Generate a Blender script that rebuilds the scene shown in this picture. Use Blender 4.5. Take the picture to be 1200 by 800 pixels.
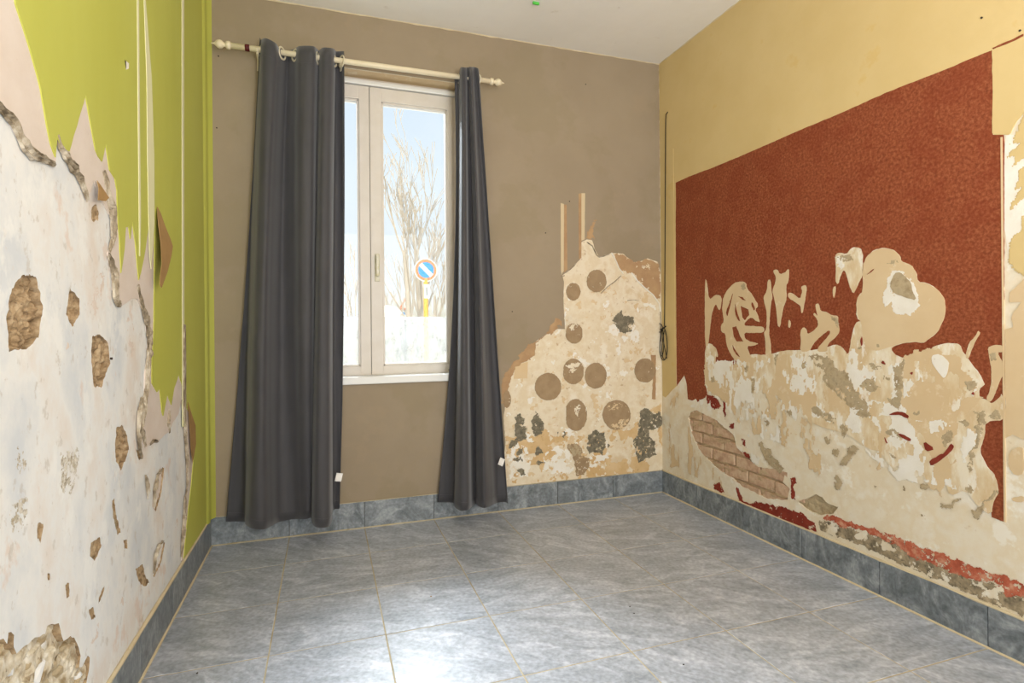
import bpy, bmesh, math, random
import numpy as np
from mathutils import Vector, Matrix, noise
from mathutils.geometry import tessellate_polygon

for o in list(bpy.data.objects): bpy.data.objects.remove(o, do_unlink=True)
scene = bpy.context.scene
COL = scene.collection
random.seed(7)

# ------------------------------------------------------------------ camera
F, TH, CY, CH = 645.7, .3262, 385.7, 1.2428
ROLL = -.0087
XL, XR, D, H, BH = -.6474, 2.4148, 3.6, 3.240, .1634
YB = -2.2                                   # rear end of the room, behind the camera
cam_d = bpy.data.cameras.new('camera'); cam = bpy.data.objects.new('camera', cam_d); COL.objects.link(cam)
scene.camera = cam
cam_d.sensor_width = 36; cam_d.lens = F/1200*36
cam_d.shift_y = -(400-CY)/1200; cam_d.clip_start = .02; cam_d.clip_end = 300
_c, _s = math.cos(TH), math.sin(TH)
_r = Vector((_c, -_s, 0)); _u = Vector((0, 0, 1)); _f = Vector((_s, _c, 0))
_cx = _r*math.cos(ROLL)+_u*math.sin(ROLL); _cy = _u*math.cos(ROLL)-_r*math.sin(ROLL)
M = Matrix((_cx, _cy, -_f)).transposed().to_4x4(); M.translation = (0, 0, CH)
cam.matrix_world = M

# ------------------------------------------------------------------ exposure, sky, sun, light
scene.view_settings.view_transform = 'Standard'; scene.view_settings.look = 'None'
scene.view_settings.gamma = 1; scene.view_settings.use_curve_mapping = False
scene.view_settings.exposure = 0.0
W = bpy.data.worlds.new('sky'); scene.world = W; W.use_nodes = True
nt = W.node_tree; nt.nodes.clear()
def nd(t, ty, **k):
    n = t.nodes.new(ty)
    for a, b in k.items(): setattr(n, a, b)
    return n
wo = nd(nt, 'ShaderNodeOutputWorld'); wb = nd(nt, 'ShaderNodeBackground'); tc = nd(nt, 'ShaderNodeTexCoord')
sp = nd(nt, 'ShaderNodeSeparateXYZ'); cr = nd(nt, 'ShaderNodeValToRGB'); nz = nd(nt, 'ShaderNodeTexNoise'); cr2 = nd(nt, 'ShaderNodeValToRGB'); mx = nd(nt, 'ShaderNodeMix', data_type='RGBA')
nt.links.new(tc.outputs['Generated'], sp.inputs[0]); nt.links.new(sp.outputs['Z'], cr.inputs[0])
cr.color_ramp.elements[0].position = 0.0; cr.color_ramp.elements[0].color = (.90, .93, .95, 1)
cr.color_ramp.elements[1].position = .55; cr.color_ramp.elements[1].color = (.62, .76, .95, 1)
e = cr.color_ramp.elements.new(.28); e.color = (.78, .87, .96, 1)
nz.inputs['Scale'].default_value = 2.3; nz.inputs['Detail'].default_value = 5
nt.links.new(tc.outputs['Generated'], nz.inputs['Vector']); nt.links.new(nz.outputs['Fac'], cr2.inputs[0])
cr2.color_ramp.elements[0].position = .47; cr2.color_ramp.elements[1].position = .68
cr2.color_ramp.elements[0].color = (0, 0, 0, 1)
mx.inputs[7].default_value = (.95, .96, .98, 1)
nt.links.new(cr2.outputs[0], mx.inputs[0]); nt.links.new(cr.outputs[0], mx.inputs[6])
nt.links.new(mx.outputs[2], wb.inputs[0]); wb.inputs[1].default_value = 1.1
nt.links.new(wb.outputs[0], wo.inputs[0])
def lamp(name, kind, loc, rot, energy, color, **k):
    l = bpy.data.lights.new(name, kind); l.energy = energy; l.color = color
    for a, b in k.items(): setattr(l, a, b)
    o = bpy.data.objects.new(name, l); COL.objects.link(o); o.location = loc; o.rotation_euler = rot
    return o
lamp('sun', 'SUN', (0, -20, 20), (math.radians(48), 0, math.radians(-25)), 3.0, (1, .95, .86), angle=.02)
# added fill light, set in an invented rear opening behind the camera
lamp('rear_fill', 'AREA', ((XL+XR)/2+.1, YB-.05, 1.55), (math.radians(90), 0, math.radians(6)), 96, (1, .985, .965), shape='RECTANGLE', size=2.5, size_y=2.7)
# two added lamps above the window's view, reinforcing the sky light from outside
lamp('street_sky_fill', 'AREA', (.55, D+1.7, 4.35), (math.radians(-38), 0, 0), 500, (.84, .91, 1), shape='RECTANGLE', size=2.6, size_y=1.6)
lamp('street_sky_fill_far', 'AREA', (.9, D+4.6, 5.9), (math.radians(-50), 0, 0), 1900, (.86, .92, 1), shape='RECTANGLE', size=5, size_y=2.4)
# added bodiless fill light, aimed up at the ceiling from behind the camera
lamp('ceiling_fill', 'AREA', (.75, -.3, 1.5), (math.radians(180-24), 0, 0), 50, (1, .98, .955), shape='DISK', size=.5)

# ------------------------------------------------------------------ helpers
def ray(u, v):
    du, dv = u-600, v-400
    a = du*math.cos(ROLL)+dv*math.sin(ROLL); b = -du*math.sin(ROLL)+dv*math.cos(ROLL)+400-CY
    return Vector((_s*F+_c*a, _c*F-_s*a, -b))/F
def onY(u, v, Y): d = ray(u, v); t = Y/d.y; return (d.x*t, CH+d.z*t)
def onX(u, v, X): d = ray(u, v); t = X/d.x; return (d.y*t, CH+d.z*t)
def onZ(u, v, Z): d = ray(u, v); t = (Z-CH)/d.z; return (d.x*t, d.y*t)
WALL = {'R': lambda u, v: onX(u, v, XR), 'L': lambda u, v: onX(u, v, XL), 'B': lambda u, v: onY(u, v, D)}
def P3(w, a, z, off):                       # wall coordinates to world, off = distance proud of the wall
    if w == 'R': return Vector((XR-off, a, z))
    if w == 'L': return Vector((XL+off, a, z))
    return Vector((a, D-off, z))
CROP = {'R1': (780, 260, 4.209), 'R2': (980, 260, 4.209), 'R3': (780, 430, 4.209), 'R4': (980, 430, 4.209), 'R5': (780, 560, 2.857),
        'R6': (760, 0, 2.727), 'RA': (1120, 20, 5.), 'RB': (1120, 140, 5.), 'RC': (1120, 300, 4.444), 'RD': (1120, 460, 3.077),
        'L1': (0, 0, 2.964), 'L2': (0, 260, 2.964), 'L3': (0, 530, 2.964), 'LA': (100, 180, 5.), 'LB': (120, 330, 4.706), 'LC': (0, 660, 5.714), 'LD': (150, 460, 3.636),
        'B7': (580, 200, 4.), 'B8': (580, 380, 3.636), 'px': (0, 0, 1.)}
def tr(w, c, pts):
    ox, oy, s = CROP[c]; return [WALL[w](ox+x/s, oy+y/s) for x, y in pts]
def lin(c):
    c = [x/255 for x in c]; return tuple(x/12.92 if x <= .04045 else ((x+.055)/1.055)**2.4 for x in c)+(1,)
def chaikin(p, n=1, r=.22):
    for _ in range(n):
        q = []
        for i in range(len(p)): a, b = p[i], p[(i+1) % len(p)]; q += [(a[0]+(b[0]-a[0])*r, a[1]+(b[1]-a[1])*r), (b[0]-(b[0]-a[0])*r, b[1]-(b[1]-a[1])*r)]
        p = q
    return p
def jag(pts, seg=.012, amp=.003, sc=30, seed=0.):
    out = []; n = len(pts)
    for i in range(n):
        a = Vector(pts[i]); b = Vector(pts[(i+1) % n]); L = (b-a).length
        k = max(1, min(80, int(L/seg)))
        if L < 1e-6: continue
        t = (b-a)/L; nr = Vector((-t.y, t.x))
        for j in range(k):
            p = a+(b-a)*j/k
            d = noise.noise(Vector((p.x*sc+seed, p.y*sc, seed*1.7)))+.5*noise.noise(Vector((p.x*sc*2.7, p.y*sc*2.7+seed, 3.1)))
            out.append(p+nr*d*amp*(1 if k > 1 else .6))
    return out
def inside(p, poly):
    x, y = p[0], p[1]; r = False; n = len(poly); j = n-1
    for i in range(n):
        xi, yi = poly[i][0], poly[i][1]; xj, yj = poly[j][0], poly[j][1]
        if (yi > y) != (yj > y) and x < (xj-xi)*(y-yi)/(yj-yi)+xi: r = not r
        j = i
    return r
def finish(name, me, m, parent=None, smooth=False, **props):
    if m is not None:
        for mm in (m if isinstance(m, (list, tuple)) else [m]): me.materials.append(mm)
    if smooth:
        for p in me.polygons: p.use_smooth = True
    o = bpy.data.objects.new(name, me); COL.objects.link(o)
    if parent is not None: o.parent = parent
    for k, v in props.items(): o[k] = v
    return o
def mesh(name, v, f): me = bpy.data.meshes.new(name); me.from_pydata([tuple(x) for x in v], [], f); me.update(); return me
_cnt = [0]
def sheet(name, w, outer, t0, t1, m, parent, holes=(), side=None, **props):
    """a layer lying on a wall: front at t1, edges running back to t0"""
    _cnt[0] += 1; t1 += _cnt[0]*2.5e-6
    rings = [outer]+list(holes)
    tris = tessellate_polygon([[Vector((p[0], p[1], 0)) for p in r] for r in rings])
    flat = [p for r in rings for p in r]
    v = [P3(w, p[0], p[1], t1) for p in flat]+[P3(w, p[0], p[1], t0) for p in flat]
    f = []; n = len(flat); b = 0; fl = {'R': -1, 'L': 1, 'B': 1}[w]
    for i0, i1, i2 in tris:
        a_, b_, c_ = flat[i0], flat[i1], flat[i2]; ar = (b_[0]-a_[0])*(c_[1]-a_[1])-(b_[1]-a_[1])*(c_[0]-a_[0])
        if abs(ar) > 1e-12: f.append((i0, i1, i2) if ar*fl > 0 else (i0, i2, i1))
    for r in rings:
        k = len(r)
        for i in range(k): a, c = b+i, b+(i+1) % k; f.append((a, c, c+n, a+n))
        b += k
    me = mesh(name, v, f)
    if side is not None:
        m = [m, side]; nt_ = len(f)-n
        for p in me.polygons:
            if p.index >= nt_: p.material_index = 1
    return finish(name, me, m, parent, **props)
def in_poly_np(A, Z, poly):
    r = np.zeros(A.shape, bool); n = len(poly); j = n-1
    for i in range(n):
        xi, yi = poly[i]; xj, yj = poly[j]
        if yi != yj: r ^= ((yi > Z) != (yj > Z)) & (A < (xj-xi)*(Z-yi)/(yj-yi)+xi)
        j = i
    return r
_rg = np.random.RandomState(11)
def vnoise(A, Z, sc, oct_=4, seed=0):
    """fractal value noise on arrays, about -1..1"""
    out = np.zeros(A.shape); amp = 1.; tot = 0
    for o in range(oct_):
        T = np.random.RandomState(seed*17+o*131+3).rand(256, 256)*2-1
        x = A*sc*(2.1**o)+37.7*o+seed*3.3; y = Z*sc*(2.1**o)+11.3*o
        xi = np.floor(x).astype(int); yi = np.floor(y).astype(int); fx = x-xi; fy = y-yi
        fx = fx*fx*(3-2*fx); fy = fy*fy*(3-2*fy); a, b, c, d = xi & 255, (xi+1) & 255, yi & 255, (yi+1) & 255
        out += amp*((T[a, c]*(1-fx)+T[b, c]*fx)*(1-fy)+(T[a, d]*(1-fx)+T[b, d]*fx)*fy); tot += amp; amp *= .62
    return out/tot*1.6
def flaky(name, w, poly, t1, m, parent, res=.0025, warp=.006, wsc=45, thr=-1.2, nsc=60, an=(1, 1), relief=.0, seed=None, **props):
    """a ragged flake of paint or plaster inside an outline: small cells kept where the noise passes, each with depth"""
    _cnt[0] += 1; t1 += _cnt[0]*2.5e-6; seed = _cnt[0] if seed is None else seed
    xs = [p[0] for p in poly]; ys = [p[1] for p in poly]; g = warp*1.5
    nx = int((max(xs)-min(xs)+2*g)/res)+2; ny = int((max(ys)-min(ys)+2*g)/res)+2
    a0, z0 = min(xs)-g, min(ys)-g
    I, J = np.meshgrid(np.arange(nx), np.arange(ny), indexing='ij'); A = a0+(I+.5)*res; Z = z0+(J+.5)*res
    Aw = A+warp*vnoise(A, Z, wsc, 4, seed); Zw = Z+warp*vnoise(A, Z, wsc, 4, seed+50)
    K = in_poly_np(Aw, Zw, poly) & (vnoise(A*an[0], Z*an[1], nsc, 4, seed+90) > thr)
    if not K.any(): return None
    cor = np.zeros((nx+1, ny+1), bool); cor[:-1, :-1] |= K; cor[1:, :-1] |= K; cor[:-1, 1:] |= K; cor[1:, 1:] |= K
    # corners shared by four kept cells stand full height, the rim slopes down to the wall
    full = np.zeros((nx+1, ny+1), bool); full[1:-1, 1:-1] = K[:-1, :-1] & K[1:, :-1] & K[:-1, 1:] & K[1:, 1:]
    idx = -np.ones((nx+1, ny+1), int); ii, jj = np.nonzero(cor); idx[ii, jj] = np.arange(len(ii))
    jx = (np.random.RandomState(seed).rand(len(ii), 2)-.5)*res*.5
    a = a0+ii*res+jx[:, 0]; z = z0+jj*res+jx[:, 1]
    h = np.where(full[ii, jj], t1+relief*vnoise(a, z, 70, 3, seed), t1-.0006)
    if w == 'R': v = np.stack([XR-h, a, z], 1)
    elif w == 'L': v = np.stack([XL+h, a, z], 1)
    else: v = np.stack([a, D-h, z], 1)
    ki, kj = np.nonzero(K); q = np.stack([idx[ki, kj], idx[ki+1, kj], idx[ki+1, kj+1], idx[ki, kj+1]], 1)
    if w == 'R': q = q[:, ::-1]
    me = bpy.data.meshes.new(name); me.from_pydata(v.tolist(), [], q.tolist()); me.update()
    return finish(name, me, m, parent, **props)
def rough(name, w, outline, base, amp, m, parent, res=.006, grow=.012, sc=40, seed=0., **props):
    """broken masonry seen at the bottom of a hole: a displaced relief patch"""
    xs = [p[0] for p in outline]; ys = [p[1] for p in outline]
    x0, x1, y0, y1 = min(xs)-grow, max(xs)+grow, min(ys)-grow, max(ys)+grow
    nx = max(4, int((x1-x0)/res)); ny = max(4, int((y1-y0)/res)); nx = min(nx, 160); ny = min(ny, 160)
    v = []; f = []
    for j in range(ny+1):
        for i in range(nx+1):
            a = x0+(x1-x0)*i/nx; z = y0+(y1-y0)*j/ny
            n = noise.noise(Vector((a*sc, z*sc, seed)))+.6*noise.noise(Vector((a*sc*2.3, z*sc*2.3, seed+5)))
            c = noise.cell(Vector((a*sc*.7, z*sc*.9, seed)))
            v.append(P3(w, a, z, base+amp*(n*.8+(c-.5)*.6)))
    for j in range(ny):
        for i in range(nx):
            a = j*(nx+1)+i; f.append((a, a+1, a+nx+2, a+nx+1))
    return finish(name, mesh(name, v, f), m, parent, **props)
def box(bm, lo, hi):
    r = bmesh.ops.create_cube(bm, size=1)['verts']
    for v in r: v.co = Vector([lo[i]+(hi[i]-lo[i])*(v.co[i]+.5) for i in range(3)])
    return r
def boxes(name, lst, m, parent=None, bevel=0, **props):
    bm = bmesh.new()
    for lo, hi in lst: box(bm, lo, hi)
    if bevel: bmesh.ops.bevel(bm, geom=bm.edges[:], offset=bevel, segments=2, affect='EDGES', profile=.6)
    me = bpy.data.meshes.new(name); bm.to_mesh(me); bm.free()
    return finish(name, me, m, parent, **props)
def empty(name, loc=(0, 0, 0), **props):
    o = bpy.data.objects.new(name, None); COL.objects.link(o); o.location = loc; o.empty_display_size = .1
    for k, v in props.items(): o[k] = v
    return o
def tube(bm, pts, rad, n=8, caps=True):
    pts = [Vector(p) for p in pts]; rings = []
    up = None
    for i, p in enumerate(pts):
        t = (pts[min(i+1, len(pts)-1)]-pts[max(i-1, 0)]).normalized()
        if up is None: up = t.orthogonal().normalized()
        up = (up-t*up.dot(t)).normalized(); sd = t.cross(up)
        r = rad[i] if isinstance(rad, (list, tuple)) else rad
        rings.append([bm.verts.new(p+(up*math.cos(2*math.pi*k/n)+sd*math.sin(2*math.pi*k/n))*r) for k in range(n)])
    for a, b in zip(rings, rings[1:]):
        for k in range(n): bm.faces.new((a[k], a[(k+1) % n], b[(k+1) % n], b[k]))
    if caps and n > 2: bm.faces.new(rings[0][::-1]); bm.faces.new(rings[-1])
def from_bm(name, bm, m, parent=None, smooth=False, **props):
    bmesh.ops.recalc_face_normals(bm, faces=bm.faces)
    me = bpy.data.meshes.new(name); bm.to_mesh(me); bm.free(); return finish(name, me, m, parent, smooth, **props)

# ------------------------------------------------------------------ materials
def mat(name, cols, scale=6, rough=.85, bump=0., bscale=60, detail=6, dist=0., stretch=(1, 1, 1), spec=.3, speck=None, bdist=.002, p0=.35, p1=.65, coat=0):
    """cols: 2..4 sRGB colours mixed by noise; speck = (colour, scale, threshold, amount)"""
    m = bpy.data.materials.new(name); m.use_nodes = True; t = m.node_tree; b = t.nodes['Principled BSDF']; L = t.links
    g = nd(t, 'ShaderNodeNewGeometry'); mp = nd(t, 'ShaderNodeMapping'); mp.inputs['Scale'].default_value = stretch
    L.new(g.outputs['Position'], mp.inputs[0])
    n = nd(t, 'ShaderNodeTexNoise'); n.inputs['Scale'].default_value = scale; n.inputs['Detail'].default_value = detail; n.inputs['Distortion'].default_value = dist
    n.inputs['Roughness'].default_value = .62
    L.new(mp.outputs[0], n.inputs['Vector'])
    r = nd(t, 'ShaderNodeValToRGB'); L.new(n.outputs['Fac'], r.inputs[0]); el = r.color_ramp.elements
    if len(cols) == 1: cols = cols*2
    for i in range(len(cols)-2): el.new(.5)
    for i, c in enumerate(cols): el[i].position = p0+(p1-p0)*i/(len(cols)-1); el[i].color = lin(c)
    out = r.outputs[0]
    for sp_ in (speck or []):
        c, sc, th, am = sp_
        n2 = nd(t, 'ShaderNodeTexNoise'); n2.inputs['Scale'].default_value = sc; n2.inputs['Detail'].default_value = 5; n2.inputs['Roughness'].default_value = .65
        L.new(mp.outputs[0], n2.inputs['Vector'])
        rr = nd(t, 'ShaderNodeMapRange'); rr.inputs['From Min'].default_value = th; rr.inputs['From Max'].default_value = th+.06; rr.inputs['To Max'].default_value = am
        L.new(n2.outputs['Fac'], rr.inputs['Value'])
        x = nd(t, 'ShaderNodeMix', data_type='RGBA'); L.new(rr.outputs[0], x.inputs[0]); L.new(out, x.inputs[6]); x.inputs[7].default_value = lin(c); out = x.outputs[2]
    L.new(out, b.inputs['Base Color']); b.inputs['Roughness'].default_value = rough; b.inputs['Specular IOR Level'].default_value = spec
    b.inputs['Coat Weight'].default_value = coat
    if bump:
        bn = nd(t, 'ShaderNodeTexNoise'); bn.inputs['Scale'].default_value = bscale; bn.inputs['Detail'].default_value = 8; L.new(mp.outputs[0], bn.inputs['Vector'])
        bu = nd(t, 'ShaderNodeBump'); bu.inputs['Strength'].default_value = bump; bu.inputs['Distance'].default_value = bdist
        L.new(bn.outputs['Fac'], bu.inputs['Height']); L.new(bu.outputs[0], b.inputs['Normal'])
    return m
M_ = {}
M_['ceiling'] = mat('ceiling_paint', [(238, 235, 228), (243, 240, 233)], 2, bump=.3, bscale=8, bdist=.01, speck=[((205, 196, 180), 9, .66, .35)])
M_['plasterL'] = mat('grey_white_plaster', [(208, 212, 216), (228, 228, 226), (222, 212, 202)], 3.2, bump=.5, bscale=45, stretch=(1, 1, .7),
                     speck=[((216, 190, 170), 7, .6, .5), ((190, 182, 170), 26, .6, .5), ((236, 236, 233), 6, .56, .6), ((168, 152, 130), 60, .70, .6)])
M_['plasterR'] = mat('cream_plaster', [(219, 205, 178), (231, 222, 202), (226, 212, 184), (235, 228, 212)], 4, bump=.5, bscale=45,
                     speck=[((240, 236, 224), 9, .58, .7), ((198, 176, 140), 28, .66, .5)])
M_['plasterB'] = mat('stained_cream_plaster', [(214, 194, 160), (228, 216, 192), (220, 203, 172), (232, 222, 202)], 5, bump=.5, bscale=50,
                     speck=[((176, 142, 98), 24, .63, .6), ((120, 100, 74), 60, .70, .7)])
M_['yellow'] = mat('yellow_painted_paper', [(209, 184, 128), (214, 190, 136)], 2.5, bump=.35, bscale=14, bdist=.004, speck=[((208, 176, 108), 5, .62, .5)])
M_['red'] = mat('rust_red_mottled_paper', [(116, 56, 30), (140, 71, 41), (160, 94, 62)], 80, rough=.7, detail=4, bump=.3, bscale=90, p0=.33, p1=.67, speck=[((176, 104, 72), 110, .62, .45), ((124, 50, 24), 7, .5, .35)])
M_['maroon'] = mat('red_brown_paint', [(124, 46, 32), (142, 58, 42)], 20, rough=.8, speck=[((185, 130, 105), 50, .66, .6)])
M_['worn_red'] = mat('worn_brick_red_paint', [(150, 68, 46), (186, 100, 74), (214, 168, 138)], 26, rough=.85, bump=.5, p0=.3, p1=.72, speck=[((226, 206, 178), 30, .62, .8)])
M_['beige'] = mat('beige_backing_paper', [(212, 186, 146), (219, 196, 158)], 3, bump=.25, bscale=30, speck=[((228, 212, 182), 11, .6, .6)])
M_['beige2'] = mat('beige_and_cream_backing', [(213, 188, 148), (222, 204, 170), (234, 224, 202)], 8, bump=.5, bscale=40, p0=.4, p1=.6, stretch=(1, 1.4, .6), speck=[((238, 232, 218), 12, .57, .8)])
M_['white_skim'] = mat('white_skim_plaster', [(232, 226, 212), (238, 234, 224)], 12, bump=.5)
M_['grey_cement'] = mat('bare_cement_render', [(160, 142, 110), (184, 166, 134), (174, 158, 128)], 20, bump=.8, bscale=70, speck=[((132, 116, 88), 50, .62, .6)])
M_['dark_cement'] = mat('dark_cement_render', [(106, 96, 78), (152, 138, 112), (186, 168, 138)], 24, bump=.8, bscale=60, speck=[((84, 76, 62), 40, .6, .7), ((204, 190, 160), 26, .66, .7)])
M_['brick'] = mat('old_pink_brick', [(178, 144, 118), (200, 168, 140), (208, 184, 154)], 22, bump=.8, bscale=50, speck=[((218, 200, 172), 30, .6, .6), ((160, 118, 92), 30, .65, .5)])
M_['mortar'] = mat('lime_mortar', [(176, 150, 118), (196, 172, 138)], 25, bump=.8, bscale=60)
M_['clay_and_shade'] = mat('brown_clay_and_rim_shade', [(120, 98, 72), (162, 138, 106), (190, 168, 136)], 40, bump=1, bscale=90, speck=[((104, 80, 54), 60, .62, .7)])
M_['rubble'] = mat('pale_rubble_fill', [(150, 130, 98), (204, 192, 168), (222, 216, 202)], 22, bump=1, bscale=70, speck=[((118, 98, 68), 35, .6, .7)])
M_['pit'] = mat('pitted_grey_plaster', [(178, 168, 148), (212, 206, 194)], 60, bump=1, bscale=90, p0=.42, p1=.56, speck=[((124, 112, 92), 80, .56, .7)])
M_['brown'] = mat('taupe_wall_paint', [(150, 135, 113), (156, 141, 119)], 2.2, bump=.25, bscale=10, bdist=.004, speck=[((140, 127, 98), 1.6, .5, .3), ((160, 142, 118), 3.5, .6, .4)])
M_['tan'] = mat('orange_tan_underlayer', [(168, 134, 100), (184, 152, 112)], 14, bump=.4)
M_['ochre'] = mat('ochre_stained_plaster', [(204, 170, 120), (216, 188, 144)], 9, bump=.4, speck=[((170, 134, 88), 34, .6, .6)])
M_['glue'] = mat('brown_glue', [(152, 128, 98), (166, 142, 110)], 18, bump=.6, bscale=120, speck=[((214, 196, 164), 26, .68, .8)])
M_['mould'] = mat('grey_green_patch', [(98, 93, 78), (118, 111, 94), (140, 131, 110)], 30, bump=.7, speck=[((205, 190, 158), 24, .6, .9)])
M_['cream_strip'] = mat('cream_strip', [(206, 188, 154)], 10)
M_['green'] = mat('lime_green_painted_paper', [(186, 187, 82), (193, 195, 95)], 2, rough=.6, bump=.2, bscale=9, bdist=.004, stretch=(1, 1, .25))
M_['pale_green'] = mat('pale_green_seam', [(222, 220, 172), (228, 224, 190)], 6, rough=.7, stretch=(1, 1, .2))
M_['pink'] = mat('pinkish_beige_paper', [(214, 200, 188), (220, 208, 198)], 8, bump=.25, bscale=60, speck=[((196, 176, 160), 90, .66, .6)])
M_['torn'] = mat('torn_paper_edge', [(96, 84, 66), (156, 142, 120), (200, 190, 172)], 35, bump=.8, stretch=(1, 1, .4))
M_['flap'] = mat('brown_paper_back', [(158, 124, 78), (170, 136, 88)], 12)
M_['sealant'] = mat('cream_sealant', [(206, 190, 154), (216, 202, 170)], 20, rough=.7)
M_['grout'] = mat('beige_grout', [(176, 164, 136), (192, 182, 156)], 14, rough=.9, speck=[((140, 124, 86), 5, .55, .5)])
M_['grout_dark'] = mat('dark_joint', [(70, 70, 66)], 14)
M_['frame'] = mat('off_white_window_paint', [(210, 202, 190), (216, 209, 199)], 8, rough=.45, spec=.5)
M_['sill'] = mat('white_sill', [(226, 226, 222)], 8, rough=.35, spec=.5)
M_['rod'] = mat('cream_painted_wood', [(222, 208, 176), (228, 216, 188)], 14, rough=.45, spec=.5)
M_['band'] = mat('dark_red_band', [(84, 26, 26)], 8, rough=.5)
M_['black'] = mat('black_cord', [(28, 26, 24)], 8, rough=.5)
M_['brass'] = mat('aged_handle_metal', [(190, 182, 140), (212, 208, 190)], 30, rough=.4, spec=.6)
M_['ring'] = mat('cream_eyelet', [(216, 206, 180)], 8, rough=.35, spec=.6)
M_['tag'] = mat('white_care_label', [(236, 234, 230)], 8, rough=.7)
M_['bark'] = mat('pale_bark', [(196, 182, 162), (212, 198, 178)], 4)
M_['scrub'] = mat('dry_scrub', [(220, 214, 198), (232, 228, 216)], 2)
M_['ground'] = mat('pale_road', [(190, 188, 182), (204, 202, 196)], .5)
M_['sgn_blue'] = mat('sign_blue', [(66, 150, 205)], 2, rough=.4)
M_['sgn_red'] = mat('sign_overexposed_red', [(232, 140, 96)], 2, rough=.4)  # red paled towards orange, overexposure put into the colour
M_['sgn_white'] = mat('sign_white', [(236, 236, 232)], 2, rough=.4)
M_['pole'] = mat('yellow_orange_post', [(236, 178, 70)], 2, rough=.5)
M_['metal'] = mat('grey_metal', [(120, 118, 112)], 5, rough=.4)
M_['dirt'] = mat('dark_crumbs', [(60, 52, 42)], 5)

def fabric():
    m = mat('charcoal_curtain_cloth', [(62, 61, 64), (67, 66, 69)], 5, rough=.62, spec=.35, bump=.15, bscale=500, bdist=.0006)
    b = m.node_tree.nodes['Principled BSDF']; b.inputs['Sheen Weight'].default_value = .25; b.inputs['Sheen Roughness'].default_value = .5
    return m
M_['cloth'] = fabric()
def tile_mat(name, rgh, cols, warm):
    m = bpy.data.materials.new(name); m.use_nodes = True; t = m.node_tree; b = t.nodes['Principled BSDF']; L = t.links
    g = nd(t, 'ShaderNodeNewGeometry'); oi = nd(t, 'ShaderNodeObjectInfo')
    mul = nd(t, 'ShaderNodeMath', operation='MULTIPLY'); mul.inputs[1].default_value = 37.; L.new(oi.outputs['Random'], mul.inputs[0])
    rot = nd(t, 'ShaderNodeVectorRotate', rotation_type='Z_AXIS'); L.new(g.outputs['Position'], rot.inputs['Vector'])
    ra = nd(t, 'ShaderNodeMath', operation='MULTIPLY'); ra.inputs[1].default_value = .9; L.new(oi.outputs['Random'], ra.inputs[0]); L.new(ra.outputs[0], rot.inputs['Angle'])
    add = nd(t, 'ShaderNodeVectorMath', operation='ADD'); L.new(rot.outputs[0], add.inputs[0]); cb = nd(t, 'ShaderNodeCombineXYZ'); L.new(mul.outputs[0], cb.inputs[0]); L.new(mul.outputs[0], cb.inputs[2]); L.new(cb.outputs[0], add.inputs[1])
    mp = nd(t, 'ShaderNodeMapping'); mp.inputs['Rotation'].default_value = (0, 0, .35); mp.inputs['Scale'].default_value = (1, 2.6, 1.6); L.new(add.outputs[0], mp.inputs[0])
    n = nd(t, 'ShaderNodeTexNoise'); n.inputs['Scale'].default_value = 4.5; n.inputs['Detail'].default_value = 9; n.inputs['Roughness'].default_value = .68; n.inputs['Distortion'].default_value = 1.1
    L.new(mp.outputs[0], n.inputs['Vector'])
    r = nd(t, 'ShaderNodeValToRGB'); L.new(n.outputs['Fac'], r.inputs[0]); el = r.color_ramp.elements; el.new(.5)
    for i, c in enumerate(cols): el[i].position = (.33, .5, .68)[i]; el[i].color = lin(c)
    n2 = nd(t, 'ShaderNodeTexNoise'); n2.inputs['Scale'].default_value = 60; n2.inputs['Detail'].default_value = 4; L.new(add.outputs[0], n2.inputs['Vector'])
    x = nd(t, 'ShaderNodeMix', data_type='RGBA', blend_type='OVERLAY'); x.inputs[0].default_value = .55; L.new(r.outputs[0], x.inputs[6]); L.new(n2.outputs['Fac'], x.inputs[7])
    L.new(x.outputs[2], b.inputs['Base Color'])
    rn = nd(t, 'ShaderNodeMapRange'); rn.inputs['To Min'].default_value = rgh-.06; rn.inputs['To Max'].default_value = rgh+.08; L.new(n.outputs['Fac'], rn.inputs['Value']); L.new(rn.outputs[0], b.inputs['Roughness'])
    b.inputs['Specular IOR Level'].default_value = .6
    bu = nd(t, 'ShaderNodeBump'); bu.inputs['Strength'].default_value = .15; bu.inputs['Distance'].default_value = .002; L.new(n.outputs['Fac'], bu.inputs['Height']); L.new(bu.outputs[0], b.inputs['Normal'])
    return m
M_['tile'] = tile_mat('grey_blue_marbled_tile', .30, [(142, 149, 158), (166, 172, 182), (198, 202, 211)], 0)
M_['skirt'] = tile_mat('slate_blue_skirting_tile', .38, [(88, 95, 98), (122, 129, 134), (164, 170, 174)], 0)
def glass_mat():
    m = bpy.data.materials.new('clear_pane'); m.use_nodes = True; t = m.node_tree; t.nodes.remove(t.nodes['Principled BSDF']); o = t.nodes['Material Output']
    tr_ = nd(t, 'ShaderNodeBsdfTransparent'); tr_.inputs[0].default_value = (.97, .985, .98, 1); gl = nd(t, 'ShaderNodeBsdfGlossy'); gl.inputs['Roughness'].default_value = .02
    fr = nd(t, 'ShaderNodeFresnel'); fr.inputs[0].default_value = 1.25; x = nd(t, 'ShaderNodeMixShader')
    t.links.new(fr.outputs[0], x.inputs[0]); t.links.new(tr_.outputs[0], x.inputs[1]); t.links.new(gl.outputs[0], x.inputs[2]); t.links.new(x.outputs[0], o.inputs[0]); return m
M_['glass'] = glass_mat()
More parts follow.
